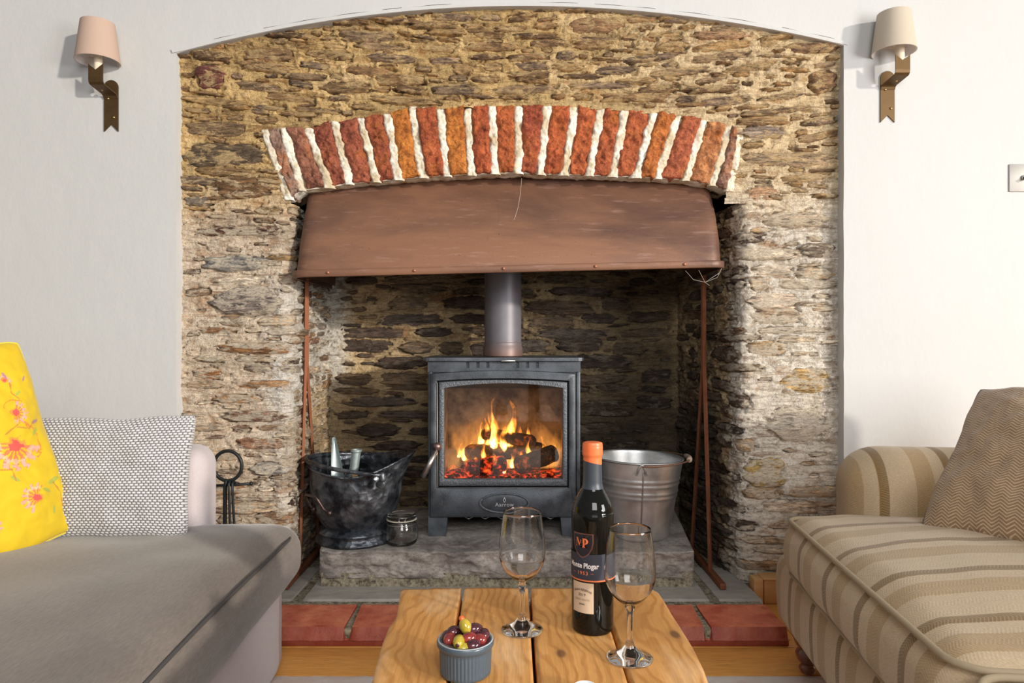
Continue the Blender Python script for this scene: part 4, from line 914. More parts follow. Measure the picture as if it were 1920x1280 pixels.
mb = MB().tube([(.0565*math.cos(q), .0565*math.sin(q), .0775) for q in np.linspace(0, 2*PI, 40, endpoint=False)], .0013, 6, closed=True)
for x in (.0, .0215): mb.tube([(x, -.0575, .108), (x, -.060, .092), (x-.001, -.0605, .070), (x+.004, -.0605, .063)], .0012, 6)
mb.tube([(.0, -.0575, .108), (.0215, -.055, .108)], .0012, 6).build('wire_clip', M_wire.m, jar)

# ------------------------------------------------------------------ galvanised bucket
M_galv = Mat('galvanised_steel', (.60, .61, .61), .38, .85)
_v = M_galv.coord(); _g1 = M_galv.noise(_v, 7, 6, .65); _g2 = M_galv.noise(_v, 45, 4, .6)
M_galv.set(**{'Base Color': M_galv.mix(M_galv.ramp(_g1, [(.35, 0.0), (.65, 1.0)]), (.46, .47, .48), (.74, .73, .71)), 'Roughness': M_galv.ramp(_g1, [(.3, .30), (.7, .5)])}); M_galv.bump(_g2, .12, .003)
bk = thing('metal_bucket', 'round galvanised steel bucket standing right of the stove', 'bucket', ((1194-CX)*2.74/F, 2.742, .1835))
bk.rotation_euler = (0, math.radians(1.2), 0)
Hb, rb0, rt0 = .300, .124, .172
rbk = lambda z: rb0+(rt0-rb0)*z/Hb
pf = [(0, .012), (rb0-.004, .012), (rb0-.002, 0), (rb0+.002, .001)]
for z in np.linspace(.01, Hb, 60): pf.append((rbk(z)+sum(.0030*math.exp(-((z-zz)/.0042)**2) for zz in (.165, .182, .211, .230)), z))
pf += [(rt0+.004, Hb), (rt0+.0045, Hb+.004), (rt0, Hb+.006), (rt0-.003, Hb)]+[(rbk(z)-.003, z) for z in np.linspace(Hb-.01, .014, 14)]+[(0, .0135)]
MB().lathe(pf, 72).build('pail', M_galv.m, bk)
M_rw = metal_mat('rusty_wire', (.40, .22, .15), .5, .7, .4, 60)
a0 = math.radians(-96)
er = lambda q, z, o=0: ((rbk(z)+o)*math.cos(q), (rbk(z)+o)*math.sin(q), z)
for q in (a0, a0+PI):
    mb = MB()
    for dq in (-.10, .10): mb.ball(er(q+dq, Hb-.034, .003), (.007, .005, .007), 12, 8)
    mb.tube([er(q-.10, Hb-.034, .004), er(q-.05, Hb-.008, .006), er(q, Hb+.002, .007), er(q+.05, Hb-.008, .006), er(q+.10, Hb-.034, .004)], .0048, 8).build('ear', M_galv.m, bk)
hp = []
for t in np.linspace(0, PI, 30):
    r_l = .197*math.sin(t); c_ = math.cos(t)
    hp.append(((.182+.006)*c_*math.cos(a0)-(r_l)*math.sin(a0), (.182+.006)*c_*math.sin(a0)+r_l*math.cos(a0)*1.0, Hb-.004+.010*math.sin(t)))
MB().tube(hp, .0028, 8).build('bail_wire', M_rw.m, bk)
M_grip = Mat('worn_wooden_grip', (.50, .36, .28), .7)
mb = MB().tube(hp[12:18], .0105, 12).build('grip', M_grip.m, bk)
mb = MB(); 
mb.tube([er(a0+.04, z, .0012) for z in np.linspace(.03, Hb-.03, 12)], .0030, 6).build('side_seam', metal_mat('seam_steel', (.30, .27, .25), .5, .7).m, bk)

# ------------------------------------------------------------------ fire irons on a stand
M_wrought = metal_mat('wrought_iron', (.03, .034, .036), .45, .6, .3, 40)
TX, TY = (424-CX)*2.42/F, 2.42
st = thing('fire_iron_stand', 'black wrought iron fire tool stand with a ring handle on top', 'stand', (TX, TY, .0575))
mm = lambda py: H+(CY-py)*TY/F-.0575
mp = lambda px: (px-CX)*TY/F-TX
rc = (mp(427), 0, mm(873))
MB().tube([(rc[0]+.049*math.cos(q), 0, rc[2]+.052*math.sin(q)) for q in np.linspace(0, 2*PI, 36, endpoint=False)], .0062, 10, closed=True).build('ring_handle', M_wrought.m, st)
MB().tube([(rc[0]-.004, 0, mm(899)), (mp(422), 0, mm(912)), (mp(421), 0, 0.02)], .0072, 10).build('post', M_wrought.m, st)
MB().tube([(mp(398), 0, mm(910)), (mp(438), 0, mm(909)), (mp(471), 0, mm(906))], .0048, 10).ball((mp(471), 0, mm(906)), .007, 10, 8).build('crossbar', M_wrought.m, st)
MB().lathe([(0, .0), (.10, .0), (.10, .008), (.06, .016), (.01, .022), (0, .022)], 32).build('base', M_wrought.m, st)
for k, (a, lab, y_) in enumerate([(432, 'black poker hanging from the left hook of the iron stand', -.014), (438.5, 'black fire tongs hanging on the right of the iron stand', -.018)]):
    x0 = mp(a)
    o = MB().tube([(0, .018, .0), (0, .012, .012), (0, 0, .018), (0, -.010, .010), (.0, -.008, -.02), (.006*(k+1), .0, -.30), (.006*(k+1), 0, -.40)], .0046, 8).build('fire_poker' if k == 0 else 'fire_tongs', M_wrought.m)
    o.location = (TX+x0, TY+y_*.0-.004, .0575+mm(909)-.004); tag(o, lab, 'fire tool')

# ------------------------------------------------------------------ wall lights and switch
M_brass = metal_mat('aged_brass', (.115, .068, .028), .5, .7, .4, 18)
M_bscr = metal_mat('bright_brass', (.75, .52, .22), .3, 1, .1)
M_shade = Mat('linen_shade', (.70, .56, .46), .9, 0, **{'Transmission Weight': .0}); _n = M_shade.noise(M_shade.coord(), 320, 2, .5); M_shade.bump(_n, .2, .001)
M_shin = Mat('shade_lining', (.80, .74, .72), .8)
def sconce(x, zb, label, side, shc):
    s_ = thing('wall_lamp', label, 'wall lamp', (x, DW, zb)); M_sh = Mat('linen_shade', shc, .9); M_sh.bump(M_sh.noise(M_sh.coord(), 320, 2, .5), .2, .001)
    w2 = .0255; Hh = .186
    pl = [(-w2, 0), (0, .026), (w2, 0), (w2, Hh-w2)]+[(w2*math.cos(q), Hh-w2+w2*math.sin(q)) for q in np.linspace(0, PI, 13)][1:]
    MB().prism(pl, -.005, 0).build('backplate', M_brass.m, s_, smooth=False)
    fw = .080; dx = (-.010 if side < 0 else .012)
    # strap: out from the plate, up, with a forked end
    z1 = .128
    mb = MB()
    secs = [(0, -.005, z1-.01), (0, -.010, z1), (0, -.018, z1+.004), (dx, -fw+.008, z1+.018), (dx, -fw+.001, z1+.024), (dx, -fw, z1+.034)]
    v = []; 
    for (xx, yy, zz_) in secs: v += [(xx-w2, yy, zz_), (xx+w2, yy, zz_)]
    n0 = len(v); zt_ = z1+.086
    v += [(dx-w2, -fw, zt_), (dx, -fw, zt_-.020), (dx+w2, -fw, zt_)]
    f = [(2*i, 2*i+1, 2*i+3, 2*i+2) for i in range(5)]+[(n0-2, n0-1, n0+2, n0+1, n0)]
    o = mb.add(v, f).build('strap_arm', M_brass.m, s_, smooth=False)
    sm = o.modifiers.new('thickness', 'SOLIDIFY'); sm.thickness = .004; sm.offset = 0
    for (a, b) in ((-w2*.35, .118), (w2*.45, .050)):
        MB().ball((a, -.006, b), .0042, 10, 8).build('screw', M_bscr.m, s_)
    MB().ball((dx, -fw*.5, z1+.012), (.006, .006, .006), 10, 8).build('screw', M_bscr.m, s_)
    cy = -fw-.012+.035; cx_ = dx-(.007 if side < 0 else .018)
    MB().lathe([(0, z1+.03), (.016, z1+.03), (.014, z1+.045), (.0135, z1+.14), (0, z1+.14)], 24, dx, cy-.008).build('candle_tube', Mat('cream_candle_tube', (.85, .72, .55), .5).m, s_)
    rb_, rt_, za, zc = .0725, .0545, z1+.103, z1+.241
    shd = MB().lathe([(rb_, za), (rt_, zc), (rt_-.0015, zc), (rb_-.0015, za)], 56, cx_, cy, close=True).build('lamp_shade', M_sh.m, s_, sharp=SH35)
    MB().lathe([(rb_-.0016, za), (rt_-.0018, zc), (rt_-.003, zc), (rb_-.003, za)], 56, cx_, cy, close=True).build('shade_lining', M_shin.m, shd)
    mb = MB()
    for q in (0.4, 2.5, 4.6): mb.tube([(cx_, cy, z1+.118), (cx_+rb_*.9*math.cos(q), cy+rb_*.9*math.sin(q), za+.03)], .001, 5)
    mb.build('shade_carrier', M_bscr.m, s_)
sconce((209.5-CX)*DW/F, H+(CY-247)*DW/F, 'brass strap wall lamp with a pinkish linen shade on the left wall', -1, (.50, .36, .29))
sconce((1663-CX)*DW/F, H+(CY-230)*DW/F, 'brass strap wall lamp with a cream linen shade on the right wall', 1, (.52, .45, .36))
M_plate = metal_mat('brushed_steel_plate', (.36, .35, .33), .5, .3, .08)
sw_ = thing('light_switch', 'square brushed steel switch plate on the white wall at the right edge', 'light switch', ((1916.5-CX)*DW/F, DW, H+(CY-334)*DW/F))
MB().box(-.050, .050, -.0055, 0, -.050, .050, .0025).build('plate', M_plate.m, sw_, sharp=SH35)
MB().tube([(0, -.0055, 0), (0, -.010, 0)], .009, 16).build('collar', M_plate.m, sw_)
MB().tube([(0, -.008, 0), (.0, -.024, -.008)], [.0035, .0055], 12).build('toggle', M_dark.m, sw_)

# ================================================================== THE ROOM IN FRONT
# ------------------------------------------------------------------ rug
M_rug = Mat('cream_rug', (.72, .66, .62), .95); _n = M_rug.noise(M_rug.coord('Position', (1, 6, 1)), 60, 4, .7); _n2 = M_rug.noise(M_rug.coord('Position'), 9, 5)
M_rug.set(**{'Base Color': M_rug.mix(M_rug.ramp(_n2, [(.45, 0.0), (.6, .6)]), M_rug.mix(_n, (.72, .66, .62), (.90, .86, .82)), (.72, .54, .46))}); M_rug.bump(_n, .6, .003)
s, t = np.meshgrid(np.linspace(0, 1, 200), np.linspace(0, 1, 60), indexing='ij')
X = -1.05+2.35*s; Y = -.6+2.555*t; Y = np.where(t > .98, Y+.004*fbm(X*30, 0, 0, 3), Y); Z = .0085+.0006*fbm(X*60, Y*20, 0, 2); edg = (t >= 1) | (t <= 0) | (s <= 0) | (s >= 1); Z = np.where(edg, .0005, Z)
tag(grid_obj('rug', X, Y, Z, M_rug.m), 'cream woven rug on the oak floor under the low table', 'rug')

# ------------------------------------------------------------------ coffee table
TZ = .47
M_wood = Mat('waxed_pine_table', (.62, .34, .12), .42)
_v0 = M_wood.coord('Object')
_wob = M_wood.noise(M_wood.coord('Object', (2.2, 1.3, 1)), 3.0, 3, .5)
_sx = M_wood.sep(_v0)
_rx = M_wood.math('MULTIPLY', M_wood.rnd(), 40)
_band = M_wood.math('SINE', M_wood.math('ADD', M_wood.math('MULTIPLY', M_wood.math('ADD', _sx[0], M_wood.math('MULTIPLY', _wob, .16)), 330), _rx))
_gr = M_wood.noise(M_wood.coord('Object', (14, .9, 1)), 13, 6, .65, .3); _lo = M_wood.noise(M_wood.coord('Object', (2, 1, 1)), 4.5, 4, .6)
_c = M_wood.mix(M_wood.ramp(_band, [(.0, .0), (.9, 1.0)]), (.80, .39, .12), (.54, .215, .05))
_c = M_wood.mix(.45, _c, M_wood.mix(_gr, (.42, .17, .035), (.92, .50, .17)))
_c = M_wood.mix(M_wood.ramp(_lo, [(.35, .45), (.5, 0.0)]), _c, (.46, .20, .055)); _c = M_wood.mix(M_wood.ramp(_lo, [(.52, 0.0), (.68, .5)]), _c, (.95, .66, .38))
_vor = M_wood.node('ShaderNodeTexVoronoi'); _vor.inputs['Scale'].default_value = 1; M_wood.nt.links.new(M_wood.coord('Position', (10, 5.5, .01)), _vor.inputs['Vector'])
_c = M_wood.mix(M_wood.ramp(_vor.outputs['Distance'], [(.055, .85), (.10, .15), (.2, 0.0)]), _c, (.16, .075, .035))
M_wood.set(**{'Base Color': _c, 'Roughness': M_wood.ramp(_gr, [(.3, .34), (.7, .52)])}); M_wood.bump(M_wood.math('ADD', _gr, M_wood.math('MULTIPLY', _band, .15)), .25, .003)
table = thing('coffee_table', 'low rustic coffee table of waxed pine planks with wavy edges', 'table', (.04, .85, 0))
Y0, Y1 = .34, 1.345
yl = [.34, .60, .80, .969, 1.0, 1.05, 1.105, 1.16, 1.21, 1.28, 1.335, 1.345]; xl_ = [-.207, -.200, -.203, -.1997, -.201, -.2056, -.2085, -.209, -.2035, -.211, -.217, -.212]
yr = [.34, .60, .80, .9765, 1.013, 1.085, 1.162, 1.22, 1.284, 1.325, 1.345]; xr_ = [.285, .276, .281, .2787, .2829, .2862, .2850, .2830, .2835, .2815, .272]
cut = [None, (-.0955, -.0885), (.034, .0335), (.168, .1645), None]
def tbx(k, y):
    if k == 0: return np.interp(y, yl, xl_)
    if k == 4: return np.interp(y, yr, xr_)
    a, b = cut[k]; return b+(a-b)*(y-.9)/.44+.0012*fbm(y*5+k, k, 0, 2)
for k in range(4):
    n1, n2 = 30, 110
    s, t = np.meshgrid(np.linspace(-.1, 1.1, n1), np.linspace(-.015, 1.015, n2), indexing='ij')
    cs, ct = np.clip(s, 0, 1), np.clip(t, 0, 1)
    Yg = Y0+(Y1-Y0)*ct; A = tbx(k, Yg)+(.0005 if k else 0); B = tbx(k+1, Yg)-(.0005 if k < 3 else 0)
    X = A+(B-A)*cs; ed = (s < 0) | (s > 1) | (t < 0) | (t > 1)
    near = np.minimum(np.minimum((X-A), (B-X)), np.minimum(Yg-Y0, Y1-Yg)); outer_e = np.where(((k == 0) & (cs < .5)) | ((k == 3) & (cs > .5)), 1, 0)
    Z = TZ-.0010*np.exp(-near/.0015)-.004*outer_e*np.exp(-near/.006)+.0008*fbm(X*9+k, Yg*4, k, 3)-.0005
    Z = np.where(ed, TZ-.040, Z); X = np.where(ed & (outer_e > 0), X+np.where(cs < .5, .006, -.006), X)
    o = grid_obj('plank', X-.04, Yg-.85, Z, M_wood.m, table)
M_under = Mat('dark_stained_frame', (.12, .06, .03), .6)
MB().box(-.19, .255, .38, 1.29, .375, .429, .003).build('apron', M_under.m, table, sharp=SH35).location = (-.04, -.85, 0)
for x in (-.165, .232):
    for y in (.41, 1.26):
        MB().box(x-.025, x+.025, y-.025, y+.025, .009, .40, .004).build('leg', M_under.m, table, sharp=SH35).location = (-.04, -.85, 0)

# ------------------------------------------------------------------ wine bottle
BX, BY = (1111-CX)*1.153/F, 1.153
ph0 = -math.atan2(BX, BY)
bottle = thing('wine_bottle', 'dark red wine bottle with navy label and orange topped capsule on the table', 'bottle', (BX, BY, TZ), ph0)
M_bot = Mat('dark_bottle_glass', (.005, .005, .004), .03, 0, **{'Specular IOR Level': .35})
M_neck = M_bot
R_ = .0346
prf = [(0, .004), (.020, .004), (.030, 0), (.0330, .002), (.0342, .008), (R_, .02), (R_+.0002, .10), (R_+.0004, .185), (.0340, .196), (.0320, .2055), (.0285, .2145), (.0235, .2235), (.0190, .2315), (.0163, .2395), (.0150, .248), (.0146, .26), (.0144, .306), (.0, .306)]
def smooth_prof(p, n=4):
    out = []; p = [np.array(q) for q in p]
    for i in range(len(p)-1):
        a, b, c, d = p[max(i-1, 0)], p[i], p[i+1], p[min(i+2, len(p)-1)]
        for k in range(n):
            t = k/n; out.append(tuple(.5*((2*b)+(-a+c)*t+(2*a-5*b+4*c-d)*t*t+(-a+3*b-3*c+d)*t**3)))
    return out+[tuple(p[-1])]
MB().lathe([(max(a, 0), b) for a, b in smooth_prof(prf)], 64).build('bottle_body', M_bot.m, bottle)
M_cap = Mat('navy_capsule', (.040, .050, .066), .42); M_capo = Mat('orange_capsule', (.80, .175, .055), .38)
def capfn(r0): return lambda p, q, r, z: p
n1, n2 = 40, 64
def sleeve(name, zlo, zhi, rad, mat, par, n=20, tilt_lo=0, tilt_hi=0):
    q, t = np.meshgrid(np.linspace(0, 2*PI, 64, endpoint=False), np.linspace(0, 1, n), indexing='ij')
    lo = zlo+tilt_lo*np.cos(q-.25); hi = zhi+tilt_hi*np.cos(q-.25); z = lo+(hi-lo)*t; r = rad(z)
    return grid_obj(name, (r*np.cos(q)).T, (r*np.sin(q)).T, z.T, mat, par, wrap=True)
rc_ = lambda z: np.interp(z, [.23, .245, .262, .285, .288, .290, .301, .304, .3065, .309], [.0172, .0158, .0153, .0151, .0163, .0167, .0167, .0163, .0163, .0155])
cp = sleeve('capsule', .2335, .276, lambda z: np.interp(z, [.2335, .237, .242, .262, .29], [.0182, .0170, .0161, .0155, .0153]), M_cap.m, bottle, 20, 0, -.0035)
cpo = sleeve('capsule_top', .276, .3085, lambda z: rc_(z)+.0003, M_capo.m, cp, 30, -.0035, 0)
MB().lathe([(.0158, .3085), (.0125, .3095), (0, .3088)], 48).build('capsule_disc', M_capo.m, cp)
def oncyl(r, a0=0.0, zc=0.0): return lambda u, v: (r*math.sin(a0+u/r), -r*math.cos(a0+u/r), zc+v)
def patch(name, u0, u1, v0, v1, r, a0, zc, mat, par, nu=24, nv=10, corner_r=.0):
    s, t = np.meshgrid(np.linspace(u0, u1, nu), np.linspace(v0, v1, nv), indexing='ij'); a = a0+s/r
    return grid_obj(name, r*np.sin(a), -r*np.cos(a), zc+t, mat, par)
M_navy = Mat('navy_label', (.030, .036, .058), .5); M_org = Mat('orange_print', (.80, .20, .07), .45); M_cream = Mat('cream_label', (.62, .48, .35), .7); M_white = Mat('white_print', (.85, .82, .80), .5); M_brn = Mat('dark_print', (.10, .065, .045), .7); M_mar = Mat('maroon_outline', (.20, .075, .06), .5)
LA = math.radians(-27); Rl = R_+.0010
lab = patch('label', -.068, .068, .0905, .1325, Rl, LA, 0, M_navy.m, bottle, 60, 6)
patch('orange_stripe', -.068, .068, .0885, .0908, Rl+.0001, LA, 0, M_org.m, lab, 60, 3)
shield = [(-.0185, .0185), (.0185, .0185), (.0185, .004), (.0165, -.006), (.0115, -.0145), (.005, -.0195), (0, -.0215), (-.005, -.0195), (-.0115, -.0145), (-.0165, -.006), (-.0185, .004)]
def flat_shape(name, poly, sc_, r, a0, zc, mat, par):
    bm = bmesh.new(); vs = [bm.verts.new((x*sc_, y*sc_, 0)) for x, y in poly]; bm.faces.new(vs); bmesh.ops.triangulate(bm, faces=bm.faces)
    for i in range(3): bmesh.ops.subdivide_edges(bm, edges=bm.edges[:], cuts=1)
    fn = oncyl(r, a0, zc)
    for v in bm.verts: v.co = Vector(fn(v.co.x, v.co.y))
    me = bpy.data.meshes.new(name); bm.to_mesh(me); bm.free(); return link(name, me, mat, par)
sz = .1475
flat_shape('shield_border', shield, 1.0, Rl+.0003, LA, sz, M_mar.m, lab); flat_shape('shield', shield, .90, Rl+.0006, LA, sz, Mat('near_black_label', (.018, .018, .024), .45).m, lab)
f1 = oncyl(Rl+.0009, LA, sz+.0040)
# MP monogram with a thick/thin contrast
def strokes(name, polys, fn, mat, par):
    bm = bmesh.new()
    for poly in polys:
        vs = [bm.verts.new((x, y, 0)) for x, y in poly]; bm.faces.new(vs)
    bmesh.ops.triangulate(bm, faces=bm.faces)
    for v in bm.verts: v.co = Vector(fn(v.co.x, v.co.y))
    me = bpy.data.meshes.new(name); bm.to_mesh(me); bm.free(); return link(name, me, mat, par, False)
def rect(x0, x1, y0, y1): return [(x0, y0), (x1, y0), (x1, y1), (x0, y1)]
def arcband(cx, cy, ro, ri, a0, a1, n=8, sx=1.0, ix=1.0):
    out = []
    for i in range(n):
        p, q = [math.radians(a0+(a1-a0)*k/n) for k in (i, i+1)]
        out.append([(cx+ro*sx*math.cos(p), cy+ro*math.sin(p)), (cx+ro*sx*math.cos(q), cy+ro*math.sin(q)), (cx+ri*ix*math.cos(q), cy+ri*math.sin(q)), (cx+ri*ix*math.cos(p), cy+ri*math.sin(p))])
    return out
mp_ = [rect(-.0118, -.0095, -.0065, -.0055), rect(-.0110, -.0103, -.0060, .0030), [(-.0118, .0070), (-.0086, .0070), (-.0044, -.0035), (-.0058, -.0062)], [(-.0058, -.0062), (-.0044, -.0035), (-.0018, .0045), (-.0030, .0045)],
       rect(.0008, .0040, -.0075, .0065), rect(-.0002, .0052, -.0082, -.0072), rect(-.0002, .0045, .0058, .0066)]+arcband(.0042, .0018, .0049, .0034, -90, 90, 8, 1.25, .65)
strokes('monogram', mp_, f1, M_org.m, lab)
# wordmark: built-in face, emboldened, with slab serifs on the straight stems
t_r = Rl+.0005
text_obj('wordmark', 'Monte Plogar', .0118, M_white.m, lab, oncyl(t_r, LA, .1135), .00030, shx=.86, space=.98)
text_obj('year', '1953', .0082, M_org.m, lab, oncyl(t_r, LA, .1015), .00012, space=1.25)
for dx_ in (-.0165, .0165): strokes('dash', [rect(dx_-.0025, dx_+.0025, -.0003, .0003)], oncyl(t_r, LA, .1015), M_org.m, lab)
LB = math.radians(-28.5)
lb = patch('small_label', -.0195, .0195, .0370, .0862, R_+.0010, LB, 0, M_cream.m, bottle, 24, 8)
def arc_text(fn0, rad):
    def fn(u, v): a = u/rad; return fn0((rad+v)*math.sin(a), (rad+v)*math.cos(a)-rad)
    return fn
text_obj('print', 'GRAN RESERVA', .0050, M_brn.m, lb, arc_text(oncyl(t_r, LB, .0745), .035), .00008)
text_obj('print', '2019', .0062, M_brn.m, lb, oncyl(t_r, LB, .0665), .00006, space=1.1)
text_obj('print', 'VINO TINTO', .0044, Mat('brown_print', (.30, .20, .13), .7).m, lb, oncyl(t_r, LB, .0585), .00004, space=1.1)
text_obj('print', 'SPAIN', .0038, M_brn.m, lb, oncyl(t_r, LB, .0512), .00008)

# ------------------------------------------------------------------ wine glasses
def wine_glass(px, y, label, k):
    x = (px-CX)*y/F
    g = thing('wine_glass', label, 'wine glass', (x, y, TZ), k, 'empty wine glasses on the coffee table')
    bow = [(.0018, .0815), (.010, .0835), (.020, .0900), (.030, .1010), (.0365, .1150), (.0385, .1300), (.0376, .1480), (.0350, .1700), (.0312, .1960)]
    bow = smooth_prof(bow, 5)
    inn = [(max(r-(.0011 if z > .095 else .0011+(.095-z)*.12), .0), z+(.0012 if z < .12 else 0)) for r, z in bow if z > .084][::-1]
    inn = [(r, z) for r, z in inn]
    prof = [(0, .0), (.030, .0), (.0342, .0008), (.0348, .0022), (.0335, .0036), (.024, .0068), (.013, .0125), (.0075, .0200), (.0050, .0290), (.0046, .045), (.0045, .060), (.0052, .071), (.0075, .0785)]+bow[2:]+[(bow[-1][0]-.0004, bow[-1][1]+.0006)]+inn+[(0, .0862)]
    MB().lathe(prof, 64).build('glass', M_glass.m, g); return g
wine_glass(979, 1.145, 'empty wine glass standing left of the wine bottle', 0)
wine_glass(1181, 1.043, 'empty wine glass in front of the bottle, nearer the table edge', .7)

# ------------------------------------------------------------------ ramekin of olives
M_rame = Mat('blue_grey_ceramic', (.065, .095, .125), .28); M_glz = Mat('glazed_inside', (.42, .46, .48), .2)
RX, RY = (873-CX)*1.0/F, .998
rame = thing('ramekin', 'blue grey ribbed ceramic ramekin holding olives on the table', 'ramekin', (RX, RY, TZ))
def ribs(p, q, r, z):
    k = 1+(.030*(abs(math.sin(q*22))**1.0-.6) if .004 < z < .038 and r > .035 else 0); return (p[0]*k, p[1]*k, z)
zz = np.linspace(.0035, .0385, 10)
MB().lathe([(0, .0008), (.0335, .0008), (.0355, .0025)]+[(.0362+.0012*(z/.04), z) for z in zz]+[(.0392, .0405), (.0408, .0425), (.0412, .0475), (.0405, .0495), (.0392, .0505), (.0375, .0500), (.0362, .0480), (.0350, .04), (.0340, .01), (.0, .0075)], 264, fn=ribs).build('ramekin_bowl', M_rame.m, rame)
MB().lathe([(.0402, .04995), (.0392, .0509), (.0375, .0504), (.0364, .0490)], 96).build('worn_rim', M_glz.m, rame)
def olive_mat(name, col, col2, r=.12):
    m = Mat(name, col, r, 0, **{'Coat Weight': .5}); n = m.noise(m.coord(), 60, 4, .6); m.set(**{'Base Color': m.mix(m.ramp(n, [(.35, 0.0), (.65, 1.0)]), col, col2)}); return m.m
MO_d = olive_mat('dark_olive', (.035, .010, .018), (.10, .022, .03)); MO_r = olive_mat('red_olive', (.16, .018, .02), (.30, .04, .03)); MO_g = olive_mat('green_olive', (.34, .26, .02), (.52, .40, .05)); MO_p = olive_mat('pimento', (.75, .10, .02), (.85, .16, .03)); 
ol = [(-.008, -.020, .054, 'g', (0, 1, .1), 'green olive with its dark hole facing out at the front of the ramekin'), (.0005, -.001, .067, 'g', (-.5, .2, .9), 'green olive stuffed with red pimento on top of the heap'),
      (.012, .001, .0625, 'd', (1, .3, .2), 'dark purple olive at the top right of the heap'), (.006, -.014, .056, 'r', (1, .2, .1), 'reddish brown olive in the middle of the heap'),
      (.020, -.012, .053, 'r', (.9, -.4, .1), 'red olive on the right side of the heap'), (.026, .002, .054, 'd', (.2, 1, .1), 'dark olive against the right rim'), (.012, -.024, .0495, 'd', (1, .2, .2), 'glossy dark olive behind the front rim'),
      (-.018, .004, .057, 'd', (1, .5, .3), 'dark olive at the back left of the heap'), (-.022, -.010, .053, 'r', (.3, 1, .2), 'small red olive at the left of the green one'), (-.027, -.001, .050, 'd', (.1, .5, 1), 'dark olive against the left rim'),
      (-.002, -.026, .046, 'g', (1, 0, .1), 'green olive sunk low at the front rim'), (-.004, .014, .055, 'd', (1, 0, 0), 'dark olive hidden behind the stuffed green one'), (.014, .019, .054, 'd', (1, .6, 0), 'dark olive by the back rim'),
      (-.010, .0, .043, 'd', (1, .6, 0), 'dark olive in the lower layer, left'), (.012, .0, .043, 'd', (.2, 1, 0), 'dark olive in the lower layer, right')]
for (x, y_, z, k, ax, lab_) in ol:
    m = {'g': MO_g, 'd': MO_d, 'r': MO_r}[k]; L_ = .0115 if k != 'g' else .0125
    o = thing('olive', lab_, 'olive', (RX+x, RY+y_, TZ+z), 0, 'olives in the ramekin'); o.rotation_euler = Vector(ax).to_track_quat('Z', 'Y').to_euler()
    MB().ball((0, 0, 0), (.0088, .0088, L_), 18, 12).build('flesh', m, o)
    if 'hole' in lab_:
        o.rotation_euler = Vector((-.1, -1, -.05)).to_track_quat('Z', 'Y').to_euler(); MB().ball((0, 0, L_-.0006), (.0030, .0030, .0012), 12, 6).build('hole', MO_d, o)
    if 'stuffed' in lab_: MB().ball((0, 0, L_), (.0042, .0042, .0045), 12, 8).build('pimento', MO_p, o)
# white dish peeking in at the bottom edge
wd = MB().lathe([(0, .0), (.012, .0), (.018, .004), (.021, .012), (.0200, .0125), (.016, .006), (0, .004)], 40).build('small_dish', Mat('white_porcelain', (.85, .87, .88), .12).m)
wd.scale = (.8, .8, .8); wd.location = ((1097-CX)*.945/F, .940, TZ); tag(wd, 'small white dish just showing at the front of the table', 'dish')

# ------------------------------------------------------------------ soft furniture helpers
def rbox(name, x0, x1, y0, y1, z0, z1, r, mat, parent, crown=0, crs=0, n=26, noise=.0, seed=0, puff=0, rx=None):
    """rounded, slightly stuffed upholstery block"""
    cx, cy, cz = (x0+x1)/2, (y0+y1)/2, (z0+z1)/2; hx, hy, hz = (x1-x0)/2, (y1-y0)/2, (z1-z0)/2
    bm = bmesh.new(); bmesh.ops.create_cube(bm, size=2); bmesh.ops.subdivide_edges(bm, edges=bm.edges[:], cuts=n, use_grid_fill=True)
    co = np.array([v.co[:] for v in bm.verts]); co = np.sign(co)*np.abs(co)**.75
    p = co*np.array([hx, hy, hz]); rr = np.minimum(r, np.array([hx, hy, hz])*.999); inner = np.array([hx, hy, hz])-rr
    q = np.clip(p, -inner, inner); d = (p-q)/rr; L = np.linalg.norm(d, axis=1, keepdims=True); d = np.where(L > 1e-6, d/np.maximum(L, 1e-6), d)
    # keep corner spacing: project the cube direction onto the sphere
    p = q+d*rr*np.minimum(1, np.where(L > 0, 1, 0)) if r > 0 else p
    u, v = p[:, 0]/hx, p[:, 1]/hy; w = p[:, 2]/hz
    top = np.clip(w, 0, 1)
    p[:, 2] += crown*(1-u**2).clip(0)**.8*(1-v**2).clip(0)**.8*top
    if puff:
        p[:, 0] += puff*np.sign(u)*sst(.6, 1, np.abs(u))*(1-w**2).clip(0)*(1-.3*v**2)
        p[:, 1] += puff*np.sign(v)*sst(.6, 1, np.abs(v))*(1-w**2).clip(0)*(1-.3*u**2)
    if noise:
        nn = fbm(p[:, 0]*3.2+seed, p[:, 1]*3.2, p[:, 2]*3.2, 3); p += d*0+np.stack([nn*0, nn*0, nn*noise*top], -1)
        n2 = fbm(p[:, 0]*5+seed, p[:, 1]*5+9, p[:, 2]*5, 2)*noise*.5; p[:, 0] += n2; 
    for v_, c in zip(bm.verts, p): v_.co = (c[0]+cx, c[1]+cy, c[2]+cz)
    bmesh.ops.recalc_face_normals(bm, faces=bm.faces)
    me = bpy.data.meshes.new(name); bm.to_mesh(me); bm.free(); return link(name, me, mat, parent)
